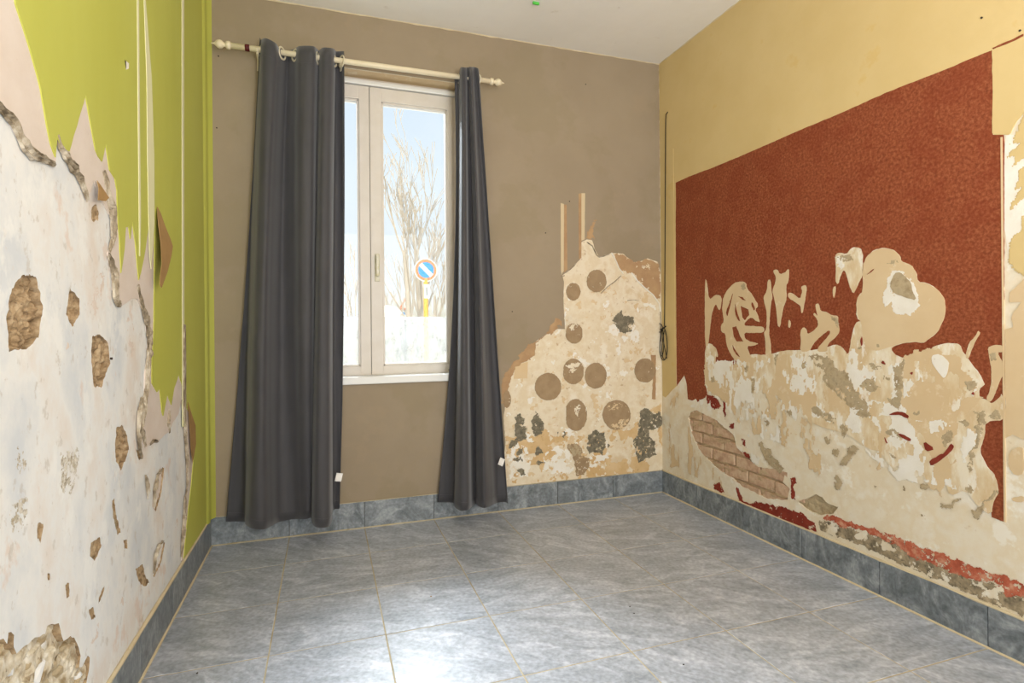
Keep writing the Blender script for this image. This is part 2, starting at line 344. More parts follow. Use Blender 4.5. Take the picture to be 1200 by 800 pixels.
def film_mat():
    m = bpy.data.materials.new('frosted_film'); m.use_nodes = True; t = m.node_tree; t.nodes.remove(t.nodes['Principled BSDF']); o = t.nodes['Material Output']; L = t.links
    tl = nd(t, 'ShaderNodeBsdfTranslucent'); df = nd(t, 'ShaderNodeBsdfDiffuse'); tp = nd(t, 'ShaderNodeBsdfTransparent')
    g = nd(t, 'ShaderNodeNewGeometry'); mp = nd(t, 'ShaderNodeMapping'); mp.inputs['Scale'].default_value = (1.6, 1, .8); L.new(g.outputs['Position'], mp.inputs[0])
    n = nd(t, 'ShaderNodeTexNoise'); n.inputs['Scale'].default_value = 12; n.inputs['Detail'].default_value = 7; n.inputs['Roughness'].default_value = .75; L.new(mp.outputs[0], n.inputs['Vector'])
    r = nd(t, 'ShaderNodeValToRGB'); L.new(n.outputs['Fac'], r.inputs[0]); r.color_ramp.elements[0].position = .38; r.color_ramp.elements[0].color = lin((178, 177, 171)); r.color_ramp.elements[1].position = .56; r.color_ramp.elements[1].color = lin((202, 202, 198))
    L.new(r.outputs[0], tl.inputs[0]); df.inputs[0].default_value = (.9, .9, .9, 1)
    a = nd(t, 'ShaderNodeMixShader'); a.inputs[0].default_value = .12; L.new(tl.outputs[0], a.inputs[1]); L.new(df.outputs[0], a.inputs[2])
    b = nd(t, 'ShaderNodeMixShader'); b.inputs[0].default_value = .6; L.new(a.outputs[0], b.inputs[1]); L.new(tp.outputs[0], b.inputs[2]); L.new(b.outputs[0], o.inputs[0]); return m
M_['film'] = film_mat()

# ------------------------------------------------------------------ structure: floor, ceiling, walls
WX0, WX1, WZ0, WZ1 = -.32, .872, .905, 2.892        # street window opening
floor = boxes('floor', [((XL-.3, YB-.3, -.06), (XR+.3, D+.3, -.0012))], M_['grout'], kind='structure')
G0X, G0Y, PX, PY = -.2177, 3.6168, .4407, .4383
def slab_mesh(name, sx, sy, t=.006, g=.0055):
    bm = bmesh.new(); box(bm, (g/2, g/2, -t), (sx-g/2, sy-g/2, 0)); bmesh.ops.bevel(bm, geom=[e for e in bm.edges if all(abs(v.co.z) < 1e-6 for v in e.verts)], offset=.0012, segments=1, affect='EDGES')
    me = bpy.data.meshes.new(name); bm.to_mesh(me); bm.free(); me.materials.append(M_['tile']); return me
tm = {}
xs = [XL]+[G0X+PX*i for i in range(0, 6)]+[XR]
ys = [D]
while ys[-1] > YB+.01: ys.append(max(YB, G0Y-PY*(len(ys))))
for i in range(len(xs)-1):
    for j in range(len(ys)-1):
        sx, sy = round(xs[i+1]-xs[i], 4), round(ys[j]-ys[j+1], 4)
        if (sx, sy) not in tm: tm[(sx, sy)] = slab_mesh('floor_tile', sx, sy)
        o = bpy.data.objects.new('tile', tm[(sx, sy)]); COL.objects.link(o); o.parent = floor
        o.location = (xs[i], ys[j+1], random.uniform(-.0004, .0004))
# ceiling (very slightly out of level, as the photograph shows)
zc = {(0, 0): 3.234, (1, 0): 3.245, (0, 1): 3.19, (1, 1): 3.20}
cv = []
for k in (0, .2):
    for i, j in ((0, 0), (1, 0), (1, 1), (0, 1)):
        cv.append(((XL-.3, XR+.3)[i], (D+.3, YB-.3)[j], zc[(i, j)]+k))
ceiling = finish('ceiling', mesh('ceiling', cv, [(0, 1, 2, 3), (7, 6, 5, 4), (0, 4, 5, 1), (1, 5, 6, 2), (2, 6, 7, 3), (3, 7, 4, 0)]), M_['ceiling'], kind='structure')
ZT = 3.25
# masonry cores
TL, TR, TB = .022, .014, .012                       # plaster coat thicknesses
wall_left = boxes('wall_left', [((XL-.3, YB, -.05), (XL-TL, D+.3, ZT+.1))], M_['mortar'], kind='structure')
wall_right = boxes('wall_right', [((XR+TR, YB, -.05), (XR+.3, D+.3, ZT+.1))], M_['mortar'], kind='structure')
wall_back = boxes('wall_back', [((XL-TL, D+TB, -.05), (WX0, D+.32, ZT+.1)), ((WX1, D+TB, -.05), (XR+TR, D+.32, ZT+.1)),
                                ((WX0, D+TB, -.05), (WX1, D+.32, WZ0)), ((WX0, D+TB, WZ1), (WX1, D+.32, ZT+.1))], M_['beige'], kind='structure')
RX0, RX1, RZ1 = (XL+XR)/2+.1-1.3, (XL+XR)/2+.1+1.3, 2.95
wall_rear = boxes('wall_rear', [((XL-.3, YB-.3, -.05), (RX0, YB, ZT+.1)), ((RX1, YB-.3, -.05), (XR+.3, YB, ZT+.1)), ((RX0, YB-.3, RZ1), (RX1, YB, ZT+.1)), ((RX0, YB-.3, -.05), (RX1, YB, .15))], M_['ceiling'], kind='structure')

def rect(a0, z0, a1, z1): return [(a0, z0), (a1, z0), (a1, z1), (a0, z1)]

# ------------------------------------------------------------------ right wall
brick_hole = jag(tr('R', 'R3', [(112, 250), (122, 222), (150, 212), (190, 232), (250, 262), (290, 298), (335, 335), (352, 400), (400, 440), (455, 492), (500, 500), (560, 500), (586, 530), (578, 568), (610, 600), (600, 655),
                                (500, 650), (430, 612), (375, 588), (330, 550), (260, 505), (205, 455), (160, 400), (130, 330)]), .01, .005)
cem_hole = jag(tr('R', 'R3', [(650, 665), (700, 645), (740, 628), (772, 642), (800, 672), (852, 690), (826, 722), (760, 730), (700, 705)]), .01, .004)
cem2 = jag(tr('R', 'R1', [(705, 662), (735, 648), (790, 662), (830, 680), (832, 712), (850, 732), (885, 730), (912, 760), (930, 820), (985, 870), (1010, 960), (960, 960), (910, 890), (850, 850), (790, 800), (770, 760), (792, 740), (750, 705)]), .01, .004)
plaster = sheet('plaster', 'R', jag(rect(YB, -.01, D, ZT), .5, 0), -TR, 0, M_['plasterR'], wall_right, holes=[brick_hole, cem_hole], label='cream plaster coat')
rough('bare_render', 'R', cem_hole, -.008, .004, M_['grey_cement'], wall_right, seed=2.)

flaky('lime_smear', 'R', brick_hole, -.003, M_['mortar'], wall_right, res=.003, warp=.015, thr=.18, nsc=22, an=(.6, 1.6), relief=.001)
# bricks showing in the hole
bm = bmesh.new(); box(bm, (-.008, -.1, -.0335), (.008, .1, .0335)); bmesh.ops.bevel(bm, geom=bm.edges[:], offset=.005, segments=1, affect='EDGES')
bmesh.ops.triangulate(bm, faces=bm.faces)
brick_me = bpy.data.meshes.new('brick'); bm.to_mesh(brick_me); bm.free(); brick_me.materials.append(M_['brick'])
ys_ = [p[0] for p in brick_hole]; zs_ = [p[1] for p in brick_hole]
row = 0; z = min(zs_)+.005
while z < max(zs_)+.04:
    y = min(ys_)-.1+(row % 2)*.106
    while y < max(ys_)+.1:
        if any(inside((y+dy, z+dz), brick_hole) for dy in (-.1, -.05, 0, .05, .1) for dz in (-.03, 0, .03)):
            o = bpy.data.objects.new('brick', brick_me); COL.objects.link(o); o.parent = wall_right
            o.location = (XR+.012+random.uniform(-.003, .003), y, z); o.rotation_euler = (random.uniform(-.03, .03), random.uniform(-.03, .03), random.uniform(-.02, .02))
        y += .212
    z += .078; row += 1

yrear = YB+.02
red_top = tr('R', 'R6', [(87, 582), (130, 562), (215, 530), (340, 477), (480, 415), (620, 357), (740, 302), (800, 277), (870, 250), (960, 215), (1050, 176), (1097, 158)])
yel = tr('R', 'R3', [(-14, 140), (0, 150), (25, 122), (55, 92)])+tr('R', 'R1', [(53, 800), (52, 600), (51, 300), (50, 0)])+tr('R', 'R6', [(88, 640), (87, 590)])
yel += [(p[0], p[1]-.004) for p in red_top]+tr('R', 'RA', [(215, 190), (218, 440), (215, 680), (225, 690), (290, 688), (310, 690), (325, 680), (335, 650), (360, 610), (400, 560)])
yel += [(yrear, 2.0), (yrear, 3.19), (D-.002, 3.2425)]
sheet('wallpaper', 'R', jag(yel, .02, .0022), 0, .0025, M_['yellow'], wall_right, label='yellow painted wallpaper')
red = red_top+tr('R', 'RA', [(217, 190), (220, 430), (217, 690), (284, 690), (285, 800)])+tr('R', 'RC', [(253, 0), (253, 800)])+tr('R', 'RD', [(174, 465), (160, 460), (130, 448), (128, 420), (80, 330), (20, 100)])
red += tr('R', 'px', [(1100, 480), (1000, 470), (960, 452), (900, 440), (840, 436)])+tr('R', 'R3', [(195, 150), (175, 162), (158, 172), (150, 155), (132, 165), (110, 158), (104, 80), (92, 40), (78, 60), (56, 92)])+tr('R', 'R1', [(54, 640), (52, 300), (50, 0)])
sheet('wallpaper', 'R', jag(red, .015, .0022), 0, .002, M_['red'], wall_right, label='rust red mottled wallpaper')
sheet('wall_crack', 'R', jag(tr('R', 'RA', [(215, 182), (300, 143), (345, 128), (400, 98), (400, 110), (350, 136), (300, 160), (222, 190)]), .01, .002), .0025, .0035, M_['red'], wall_right, label='red brown tear along the top paper seam')
# beige backing left where the red paper was torn away
def Rs(c, pts, key='beige', t=.0034, name='backing_patch', seg=.0045, amp=.0028, holes=(), **p):
    return sheet(name, 'R', jag(chaikin(tr('R', c, pts)), seg, amp), 0.0, t, M_[key], wall_right, holes=[jag(tr('R', c, h), seg, amp) for h in holes], **p)
mass = tr('R', 'R1', [(195, 602), (225, 598), (250, 622), (262, 665), (246, 662), (253, 720), (290, 692), (318, 686), (335, 715), (370, 692), (400, 660), (430, 650), (480, 655), (530, 650), (560, 640), (600, 632), (660, 632), (740, 632), (800, 615), (840, 602), (870, 612), (904, 664)])
mass += tr('R', 'R2', [(76, 570), (90, 512), (105, 490), (135, 492), (100, 475), (103, 380), (120, 352), (133, 345), (132, 215), (150, 170), (190, 137), (240, 125), (290, 140), (318, 170), (320, 193), (370, 210), (400, 250), (405, 295), (450, 300), (500, 330), (535, 375), (543, 430), (530, 490), (500, 545), (450, 585), (430, 598), (380, 590), (300, 605), (268, 627), (302, 660), (345, 672), (352, 692), (430, 672), (470, 628), (480, 612), (560, 595), (608, 600), (640, 662), (690, 720), (735, 800)])
mass += tr('R', 'R4', [(732, 88), (705, 108), (708, 150), (745, 162), (770, 182), (800, 155), (822, 125), (829, 200), (829, 262), (740, 268), (735, 330), (710, 420), (750, 495), (790, 540), (806, 622), (780, 645), (766, 730), (700, 690), (640, 600), (560, 640), (540, 560), (470, 620), (430, 520), (370, 560), (330, 480), (270, 500), (230, 420), (150, 400), (60, 330), (-60, 300), (-150, 260)])
mass += tr('R', 'R3', [(660, 180), (600, 130), (560, 150), (500, 110), (440, 120), (400, 170), (350, 130), (300, 150), (250, 110), (195, 130)])
sheet('backing_paper', 'R', jag(chaikin(mass), .008, .003), 0, .0034, M_['beige2'], wall_right, label='beige backing paper with pale scraps')
head = tr('R', 'R2', [(134, 346), (133, 220), (150, 172), (190, 139), (240, 127), (290, 142), (316, 171), (319, 194), (369, 212), (399, 252), (404, 297), (450, 301), (499, 331), (534, 376), (541, 430), (529, 490), (499, 544), (449, 583), (430, 596), (380, 588), (300, 603), (255, 620), (190, 640), (140, 600), (128, 500), (108, 470), (106, 380)])
sheet('backing_paper', 'R', jag(chaikin(head, 2), .02, .001), 0, .0042, M_['beige'], wall_right, label='rounded cloud shape of smooth beige backing')
Rs('R1', [(195, 280), (205, 290), (215, 385), (245, 360), (270, 360), (278, 380), (275, 420), (264, 440), (250, 400), (235, 430), (225, 480), (212, 612), (195, 612)])
Rs('R1', [(280, 430), (285, 370), (310, 330), (340, 300), (375, 293), (400, 300), (400, 325), (430, 360), (460, 415), (442, 430), (455, 460), (468, 495), (450, 490), (425, 470), (403, 482), (388, 505), (400, 512), (480, 515), (490, 530), (480, 545), (440, 548), (388, 545), (392, 575), (420, 590), (465, 600), (430, 612), (402, 612), (420, 660), (420, 690), (352, 692), (320, 650), (300, 600), (297, 550), (275, 542), (275, 510), (290, 490)], 'beige',
   holes=[[(372, 415), (410, 430), (414, 458), (392, 484), (378, 470)], [(330, 520), (350, 512), (368, 560), (385, 590), (352, 588), (336, 568)], [(357, 366), (380, 370), (398, 388), (380, 384)], [(314, 394), (328, 372), (324, 400)]])
Rs('R1', [(505, 285), (520, 283), (523, 340), (530, 370), (520, 400), (516, 470), (510, 540), (520, 600), (523, 660), (492, 660), (496, 600), (486, 545), (498, 530), (502, 450), (490, 400), (483, 370), (502, 340)])
Rs('R1', [(530, 240), (550, 232), (565, 258), (590, 250), (605, 230), (613, 240), (606, 300), (597, 308), (596, 340), (600, 370), (580, 430), (565, 520), (555, 510), (548, 430), (535, 370), (527, 340), (542, 300), (547, 270)])
Rs('R1', [(605, 350), (625, 348), (665, 382), (676, 340), (668, 320), (690, 310), (698, 325), (690, 380), (680, 440), (672, 452), (666, 410), (640, 395), (605, 372)])
Rs('R1', [(608, 480), (620, 492), (614, 525), (605, 515)])
Rs('R1', [(738, 405), (758, 402), (765, 440), (800, 445), (820, 460), (855, 463), (852, 500), (862, 540), (830, 578), (800, 605), (800, 640), (750, 640), (757, 615), (790, 580), (815, 545), (808, 532), (770, 560), (730, 600), (710, 640), (665, 640), (670, 580), (665, 540), (680, 516), (698, 530), (700, 552), (730, 540), (755, 510), (750, 480), (728, 456), (737, 446), (752, 468), (746, 440)])
Rs('R2', [(-5, 165), (10, 150), (50, 160), (75, 130), (100, 122), (132, 135), (132, 260), (105, 320), (85, 358), (65, 310), (52, 255), (38, 236), (24, 260), (10, 312), (-4, 285), (0, 230)], 'beige2')
Rs('R2', [(-15, 322), (0, 315), (-6, 368), (-14, 376)])
Rs('RC', [(118, 385), (133, 402), (110, 430), (88, 480), (66, 535), (56, 530), (58, 490), (72, 450), (100, 425)])
Rs('RC', [(165, 475), (200, 462), (250, 465), (252, 498), (215, 500), (250, 555), (252, 600), (215, 700), (185, 760), (160, 745), (185, 690), (188, 600), (178, 520)])
flaky('plaster_scrap', 'R', tr('R', 'R2', [(250, 330), (255, 270), (290, 235), (330, 245), (380, 300), (402, 350), (416, 415), (400, 430), (370, 462), (345, 450), (322, 462), (290, 452), (275, 395), (240, 420), (228, 372), (245, 340)]), .0052, M_['white_skim'], wall_right, warp=.008, thr=-.9)
Rs('R2', [(267, 310), (290, 252), (320, 248), (350, 275), (372, 300), (378, 335), (402, 388), (345, 373), (287, 353)], 'grey_cement', .0064, name='bare_render')
Rs('R2', [(470, 660), (515, 650), (560, 690), (555, 720), (540, 775), (510, 745), (478, 705)], 'white_skim', .0046, name='plaster_scrap')
for c, pts, key, th, an, ns in (('R1', [(200, 620), (260, 690), (400, 680), (600, 650), (700, 660), (720, 760), (900, 900), (900, 1000), (600, 940), (300, 900), (200, 820)], 'white_skim', .12, (1, .35), 18),
                               ('R1', [(200, 620), (260, 690), (400, 680), (600, 650), (860, 640), (960, 760), (1000, 900), (900, 1040), (600, 980), (300, 900), (200, 820)], 'beige', .22, (1, .5), 14),
                               ('R2', [(60, 640), (300, 690), (420, 700), (420, 900), (300, 960), (60, 960), (20, 800)], 'white_skim', .15, (1, .5), 20),
                               ('R4', [(40, 120), (340, 200), (640, 250), (700, 420), (640, 600), (400, 560), (200, 480), (60, 300)], 'white_skim', .05, (1, .5), 13),
                               ('R4', [(330, -60), (600, -70), (720, 120), (640, 270), (600, 400), (560, 560), (520, 620), (480, 500), (420, 330), (330, 240)], 'beige', -.55, (1, .5), 10),
                               ('R4', [(150, 200), (240, 240), (240, 480), (200, 500), (150, 420)], 'beige', .0, (1, .3), 20),
                               ('R3', [(240, 40), (760, 40), (700, 300), (560, 380), (380, 330), (300, 180)], 'white_skim', .25, (1, .4), 16),
                               ('R3', [(240, 40), (760, 40), (820, 300), (760, 520), (640, 420), (480, 330), (380, 330), (300, 180)], 'beige', .42, (1, .35), 22),
                               ('R3', [(10, 170), (60, 110), (90, 200), (140, 400), (260, 540), (300, 600), (100, 520), (10, 480)], 'beige', .2, (1, .3), 12)):
    flaky('backing_scrap', 'R', tr('R', c, pts), .0036, M_[key], wall_right, res=.004, warp=.03, wsc=12, thr=th, nsc=ns, an=an)
CS = {'R1': [[(372, 310), (392, 306), (402, 330), (382, 340)], [(845, 175), (880, 155), (915, 165), (930, 190), (890, 200)], [(815, 465), (855, 470), (850, 530), (835, 500)], [(675, 695), (690, 690), (692, 720), (675, 722)], [(388, 715), (408, 712), (405, 740), (392, 745)], [(540, 655), (555, 655), (548, 710), (538, 700)], [(228, 770), (240, 768), (242, 790), (230, 790)]],
      'R2': [[(244, 192), (300, 186), (316, 203), (290, 209), (250, 207)], [(482, 672), (508, 670), (536, 712), (540, 765), (515, 738), (488, 700)], [(632, 785), (690, 785), (688, 825), (648, 822)], [(195, 600), (215, 598), (222, 625), (200, 628)], [(165, 700), (200, 700), (230, 722), (190, 722)], [(290, 720), (325, 690), (345, 670), (340, 715), (300, 760)], [(230, 760), (270, 770), (265, 785), (232, 778)], [(755, 650), (780, 640), (785, 680), (765, 690)], [(108, 620), (128, 622), (122, 640), (110, 636)]],
      'R3': [[(722, 200), (745, 195), (800, 226), (845, 252), (840, 280), (800, 265), (728, 225)], [(860, 290), (885, 280), (902, 310), (882, 350), (866, 320)], [(780, 352), (800, 335), (822, 372), (800, 380)], [(825, 412), (850, 400), (864, 420), (846, 440), (826, 430)], [(860, 482), (870, 455), (900, 430), (905, 395), (926, 390), (926, 420), (910, 440), (890, 486)], [(835, 542), (850, 530), (872, 580), (860, 607), (840, 602)], [(598, 215), (615, 210), (628, 230), (610, 246)], [(490, 260), (505, 255), (512, 282), (498, 290)], [(420, 60), (440, 60), (440, 110), (428, 140)], [(555, 285), (572, 290), (568, 300)], [(226, 48), (240, 46), (240, 70), (228, 72)], [(458, 370), (480, 372), (495, 400), (520, 402), (530, 440), (560, 470), (586, 500), (560, 520), (500, 470), (480, 430)]],
      'R4': [[(52, 182), (75, 155), (120, 155), (165, 190), (120, 210), (75, 205)], [(120, 90), (150, 50), (190, 60), (215, 100), (170, 128)], [(285, 0), (325, 0), (330, 60), (325, 180), (310, 204), (272, 190), (258, 152), (297, 148)], [(20, 285), (45, 280), (60, 310), (40, 347), (30, 320)], [(60, 400), (90, 386), (112, 400), (80, 440), (50, 487), (20, 480), (20, 466), (50, 445)], [(245, 322), (270, 305), (300, 320), (345, 347), (300, 346), (252, 340)], [(525, 352), (550, 315), (578, 320), (575, 360), (545, 395), (532, 390)],
             [(610, 272), (635, 258), (652, 280), (632, 292)], [(632, 87), (650, 66), (695, 72), (690, 110), (650, 110)], [(675, 222), (700, 215), (700, 236)], [(700, 242), (725, 210), (745, 220), (735, 270), (720, 330), (700, 400), (680, 420), (672, 515), (655, 515), (655, 430), (685, 380), (692, 300)], [(755, 232), (780, 215), (812, 222), (808, 250), (765, 256)], [(418, 582), (440, 570), (465, 590), (450, 608), (425, 602)],
             [(635, 592), (660, 580), (682, 600), (665, 625), (640, 615)], [(515, 692), (540, 671), (572, 668), (610, 641), (614, 653), (575, 685), (535, 698)], [(780, 602), (795, 597), (792, 628), (740, 670), (728, 720), (702, 742), (680, 735), (680, 706), (715, 690), (750, 650)], [(255, 422), (295, 440), (300, 452), (270, 441)], [(385, 222), (410, 212), (415, 225), (385, 243)], [(190, 580), (205, 585), (202, 605)], [(325, 588), (336, 586), (336, 610), (326, 608)], [(425, 722), (442, 728), (432, 738)]]}
for c, l in CS.items():
    for pts in l: flaky('bare_render', 'R', tr('R', c, pts), .0042, M_['grey_cement'], wall_right, warp=.009, thr=-.55, relief=.0006)
WS = {'R4': [[(400, 262), (520, 258), (570, 300), (530, 330), (480, 320), (420, 300)], [(620, 320), (690, 300), (685, 370), (650, 420), (648, 500), (612, 430)], [(430, 560), (470, 545), (500, 570), (470, 590)], [(120, 160), (170, 180), (215, 260), (210, 330), (170, 270)], [(330, 70), (375, 60), (370, 130), (335, 160)], [(60, 220), (110, 240), (130, 330), (90, 320)], [(700, 100), (735, 130), (700, 150), (660, 150)]],
      'R3': [[(340, 90), (420, 60), (440, 160), (520, 170), (520, 260), (420, 240), (350, 200)], [(600, 20), (700, 60), (690, 140), (620, 120)], [(160, 160), (210, 150), (230, 215), (170, 205), (120, 200)], [(420, 430), (460, 440), (455, 480), (425, 462)]], 'R2': [[(190, 592), (225, 590), (230, 640), (200, 650)], [(60, 700), (130, 740), (120, 790), (70, 780)], [(410, 560), (440, 560), (440, 590), (412, 585)]],
      'R1': [[(845, 172), (885, 160), (895, 200), (860, 230)]]}
for c, l in WS.items():
    for pts in l: flaky('plaster_scrap', 'R', tr('R', c, pts), .0038, M_['white_skim'], wall_right, warp=.022, wsc=22, thr=-.15, nsc=26, an=(1, .45))
flaky('bare_render', 'R', cem2, .0046, M_['grey_cement'], wall_right, warp=.012, thr=-.4, nsc=30, relief=.001)
for q in ([(300, 440), (318, 400), (335, 345), (328, 380), (316, 430), (306, 470)], [(345, 395), (352, 440), (372, 490), (360, 485), (345, 450)], [(330, 600), (350, 640), (372, 670), (352, 655), (335, 630)], [(428, 392), (445, 425), (438, 440), (424, 410)]): Rs('R1', q, 'red', .0044, name='wallpaper_scrap')
RI = {'R4': [[(258, 235), (300, 217), (335, 222), (362, 240), (355, 255), (320, 235), (290, 238)], [(303, 322), (372, 350), (368, 368), (325, 347)], [(240, 340), (258, 378), (245, 370)], [(432, 362), (490, 402), (445, 418)], [(462, 460), (520, 428), (535, 430), (568, 372), (585, 390), (575, 410), (540, 440), (515, 464), (470, 490)], [(670, 132), (680, 120), (685, 138)]], 'R2': [[(222, 695), (235, 680), (250, 705)], [(365, 745), (380, 738), (378, 755)], [(122, 580), (132, 560), (130, 620)], [(150, 262), (195, 226), (170, 252)]]}
for c, l in RI.items():
    for pts in l: Rs(c, pts, 'maroon', .0056, name='wallpaper_scrap')
MA = [('R3', [(375, 350), (395, 365), (396, 396), (380, 380)]), ('R3', [(380, 416), (415, 430), (418, 450), (395, 445)]), ('R3', [(202, 130), (250, 150), (275, 195), (240, 210), (205, 180)]), ('R3', [(285, 165), (298, 170), (295, 262), (285, 230)]), ('R3', [(310, 285), (340, 280), (335, 305), (315, 300)]), ('R3', [(235, 580), (270, 570), (292, 625), (240, 602)]), ('R3', [(615, 545), (640, 540), (645, 570), (632, 592), (642, 655), (622, 650), (618, 600)]),
      ('R5', [(235, 30), (245, 36), (260, 75), (285, 88), (300, 80), (345, 88), (400, 100), (460, 118), (478, 140), (500, 152), (507, 182), (420, 152), (300, 104), (245, 76)])]
for c, pts in MA: flaky('wallpaper_scrap', 'R', tr('R', c, pts), .0016, M_['maroon'], wall_right, warp=.008, thr=-.7)
def extend(px_line, a_end): return px_line
red_up = tr('R', 'R5', [(520, 130), (560, 127), (620, 148), (680, 165), (780, 200), (900, 245), (1050, 300), (1200, 355)]); red_dn = tr('R', 'R5', [(1200, 402), (1130, 390), (1110, 350), (1070, 352), (1010, 335), (960, 322), (900, 292), (850, 275), (800, 258), (780, 226), (700, 195), (660, 176), (600, 165), (560, 150)])
flaky('wallpaper_strip', 'R', red_up+[(.1, red_up[-1][1]-.01), (.1, .27)]+red_dn, .0026, M_['worn_red'], wall_right, res=.003, warp=.012, wsc=35, thr=-.45, nsc=50, label='worn brick red paint strip above the skirting')
gr = tr('R', 'R5', [(512, 140), (560, 150), (640, 172), (700, 190), (790, 228), (860, 268), (960, 315), (1090, 350), (1130, 385), (1200, 398)])+[(.1, .28), (.1, BH)]+tr('R', 'R5', [(1200, 462), (1000, 378), (760, 275), (640, 218), (520, 178)])
flaky('bare_render', 'R', gr, .0018, M_['dark_cement'], wall_right, res=.003, warp=.01, thr=-.35, nsc=30, relief=.0008)
flaky('plaster_scrap', 'R', tr('R', 'R5', [(545, 160), (575, 165), (570, 195), (540, 185)]), .003, M_['plasterR'], wall_right, warp=.012); flaky('plaster_scrap', 'R', tr('R', 'R5', [(1060, 380), (1110, 365), (1128, 352), (1132, 380), (1110, 405), (1060, 398)]), .0034, M_['plasterR'], wall_right, warp=.012)
Rs('R5', [(630, 190), (670, 172), (680, 185), (665, 205), (640, 205)], 'plasterR', .0034, name='plaster_scrap')
# right of the red field: yellowish patches over white skim
Rs('RB', [(285, 92), (320, 90), (400, 90), (400, 800), (285, 800)], 'white_skim', .0008, name='plaster_scrap')
far = tr('R', 'RB', [(400, 40)])
Y1 = tr('R', 'RB', [(365, 60), (345, 100), (330, 140), (368, 135), (320, 200), (318, 225), (360, 215), (340, 270), (372, 262), (400, 235)])+[(yrear, 1.75), (yrear, 2.03)]+tr('R', 'RA', [(400, 562), (380, 590)])
Y2 = tr('R', 'RB', [(400, 280), (385, 310), (375, 350), (350, 430), (390, 400), (345, 480), (320, 540), (360, 520), (400, 470)])+[(yrear, 1.5), (yrear, 1.7)]
Y3 = tr('R', 'RB', [(400, 560), (388, 590), (385, 640), (330, 690), (305, 730), (315, 800)])+tr('R', 'RC', [(275, 0), (290, 50), (320, 90), (356, 110)])+[(yrear, 1.35), (yrear, 1.46)]
Y4 = tr('R', 'RC', [(356, 120), (330, 145), (285, 190), (280, 240), (340, 240), (300, 300), (290, 330), (300, 370), (262, 380), (258, 600), (262, 800)])+tr('R', 'RD', [(178, 100), (180, 165), (205, 150), (246, 170)])+[(yrear, .9), (yrear, 1.3)]
for q in (Y1, Y2, Y3): flaky('backing_paper', 'R', q, .0024, M_['yellow'], wall_right, res=.004, warp=.012, wsc=25)
sheet('backing_paper', 'R', jag(Y4, .008, .003), 0, .0024, M_['beige'], wall_right)
Rs('RD', [(195, 210), (225, 195), (246, 200), (246, 290), (215, 300), (190, 270)], 'beige', .0022); Rs('RD', [(200, 380), (246, 370), (246, 395), (210, 392)], 'beige', .0022)
sheet('paper_edge', 'R', rect(*tr('R', 'px', [(1179.2, 612)])[0], tr('R', 'px', [(1177, 612)])[0][0], tr('R', 'px', [(1177, 160)])[0][1]), 0, .004, M_['beige'], wall_right)
# vertical paper lap in the corner
a0 = onX(784.5, 300, XR)[0]; a1 = onX(790.5, 300, XR)[0]
sheet('paper_edge', 'R', jag(rect(a1, 1.05, a0, 2.55), .05, .001), .0025, .004, M_['yellow'], wall_right)

# ------------------------------------------------------------------ left wall
LH = []
def hole(c, pts, dep=-.010, amp=.009, key='clay_and_shade', seg=.006, ja=.006, sc=55):
    o = jag(tr('L', c, pts), seg, ja, 60); LH.append((o, dep, amp, key, sc))
hole('L2', [(78, 182), (125, 190), (135, 240), (148, 300), (132, 400), (95, 440), (60, 445), (30, 452), (22, 330), (40, 230)], -.012, .012)
hole('L2', [(242, 230), (275, 265), (276, 325), (250, 362), (228, 320)])
hole('L2', [(320, 400), (345, 388), (375, 420), (381, 490), (350, 575), (325, 570), (315, 470)])
hole('LB', [(0, 0)], 0, 0) if False else None
hole('L3', [(405, -90), (425, -92), (440, -60), (447, -10), (440, 12), (420, 60), (402, 30), (398, -20)])
hole('LA', [(36, 310), (60, 295), (76, 340), (72, 390), (50, 400), (32, 380)], -.004, .004)
hole('L3', [(130, 252), (140, 245), (150, 248), (140, 312), (128, 300)], -.004, .004)
hole('L3', [(315, 315), (345, 293), (352, 322), (328, 375), (312, 360)], -.004, .004)
hole('L3', [(528, 190), (532, 110), (552, 58), (570, 52), (560, 140), (540, 205)], -.006, .002, 'pink')
hole('L3', [(527, 420), (532, 345), (560, 305), (572, 315), (560, 380), (535, 432)], -.005, .002, 'plasterL')
hole('L3', [(470, 405), (495, 388), (502, 425), (518, 450), (502, 468), (480, 445)], -.004, .004)
hole('L3', [(226, 458), (240, 452), (240, 500), (230, 508)], -.004, .004); hole('L3', [(308, 545), (322, 538), (330, 572), (316, 582)], -.004, .004)
hole('L3', [(164, 420), (172, 420), (172, 442), (166, 442)], -.004, .004); hole('L3', [(388, 165), (396, 160), (402, 215), (418, 275), (408, 287), (394, 230)], -.005, .002, 'grey_cement')
hole('L3', [(428, 305), (440, 300), (442, 330), (432, 336)], -.006, .003); hole('LC', [(682, 175), (695, 158), (690, 200), (655, 275), (662, 235)], -.006, .003)
hole('LC', [(318, 65), (330, 62), (334, 105), (322, 112)], -.006, .003) if False else None
hole('L3', [(472, -8), (490, -10), (498, 15), (482, 28)], -.004, .004)
rub = [(-60, 560), (-20, 500), (20, 505), (45, 540), (55, 465), (75, 455), (92, 480), (90, 560), (110, 600), (150, 560), (190, 530), (230, 500), (300, 470), (315, 420), (350, 405), (392, 400), (410, 470), (425, 520), (470, 488), (505, 510), (525, 560), (538, 620), (528, 700), (548, 690), (585, 620), (600, 630), (592, 720), (575, 800), (560, 900), (480, 1000), (-60, 1000)]
hole('LC', rub, -.008, .009, 'rubble', .012, .004, 22)
holes = [x[0] for x in LH]
sheet('plaster', 'L', jag(rect(YB, -.01, D, ZT), .5, 0), -TL, 0, M_['plasterL'], wall_left, holes=holes, side=M_['clay_and_shade'], label='grey white plaster coat')  # hole rims coloured brown to paint in their shade
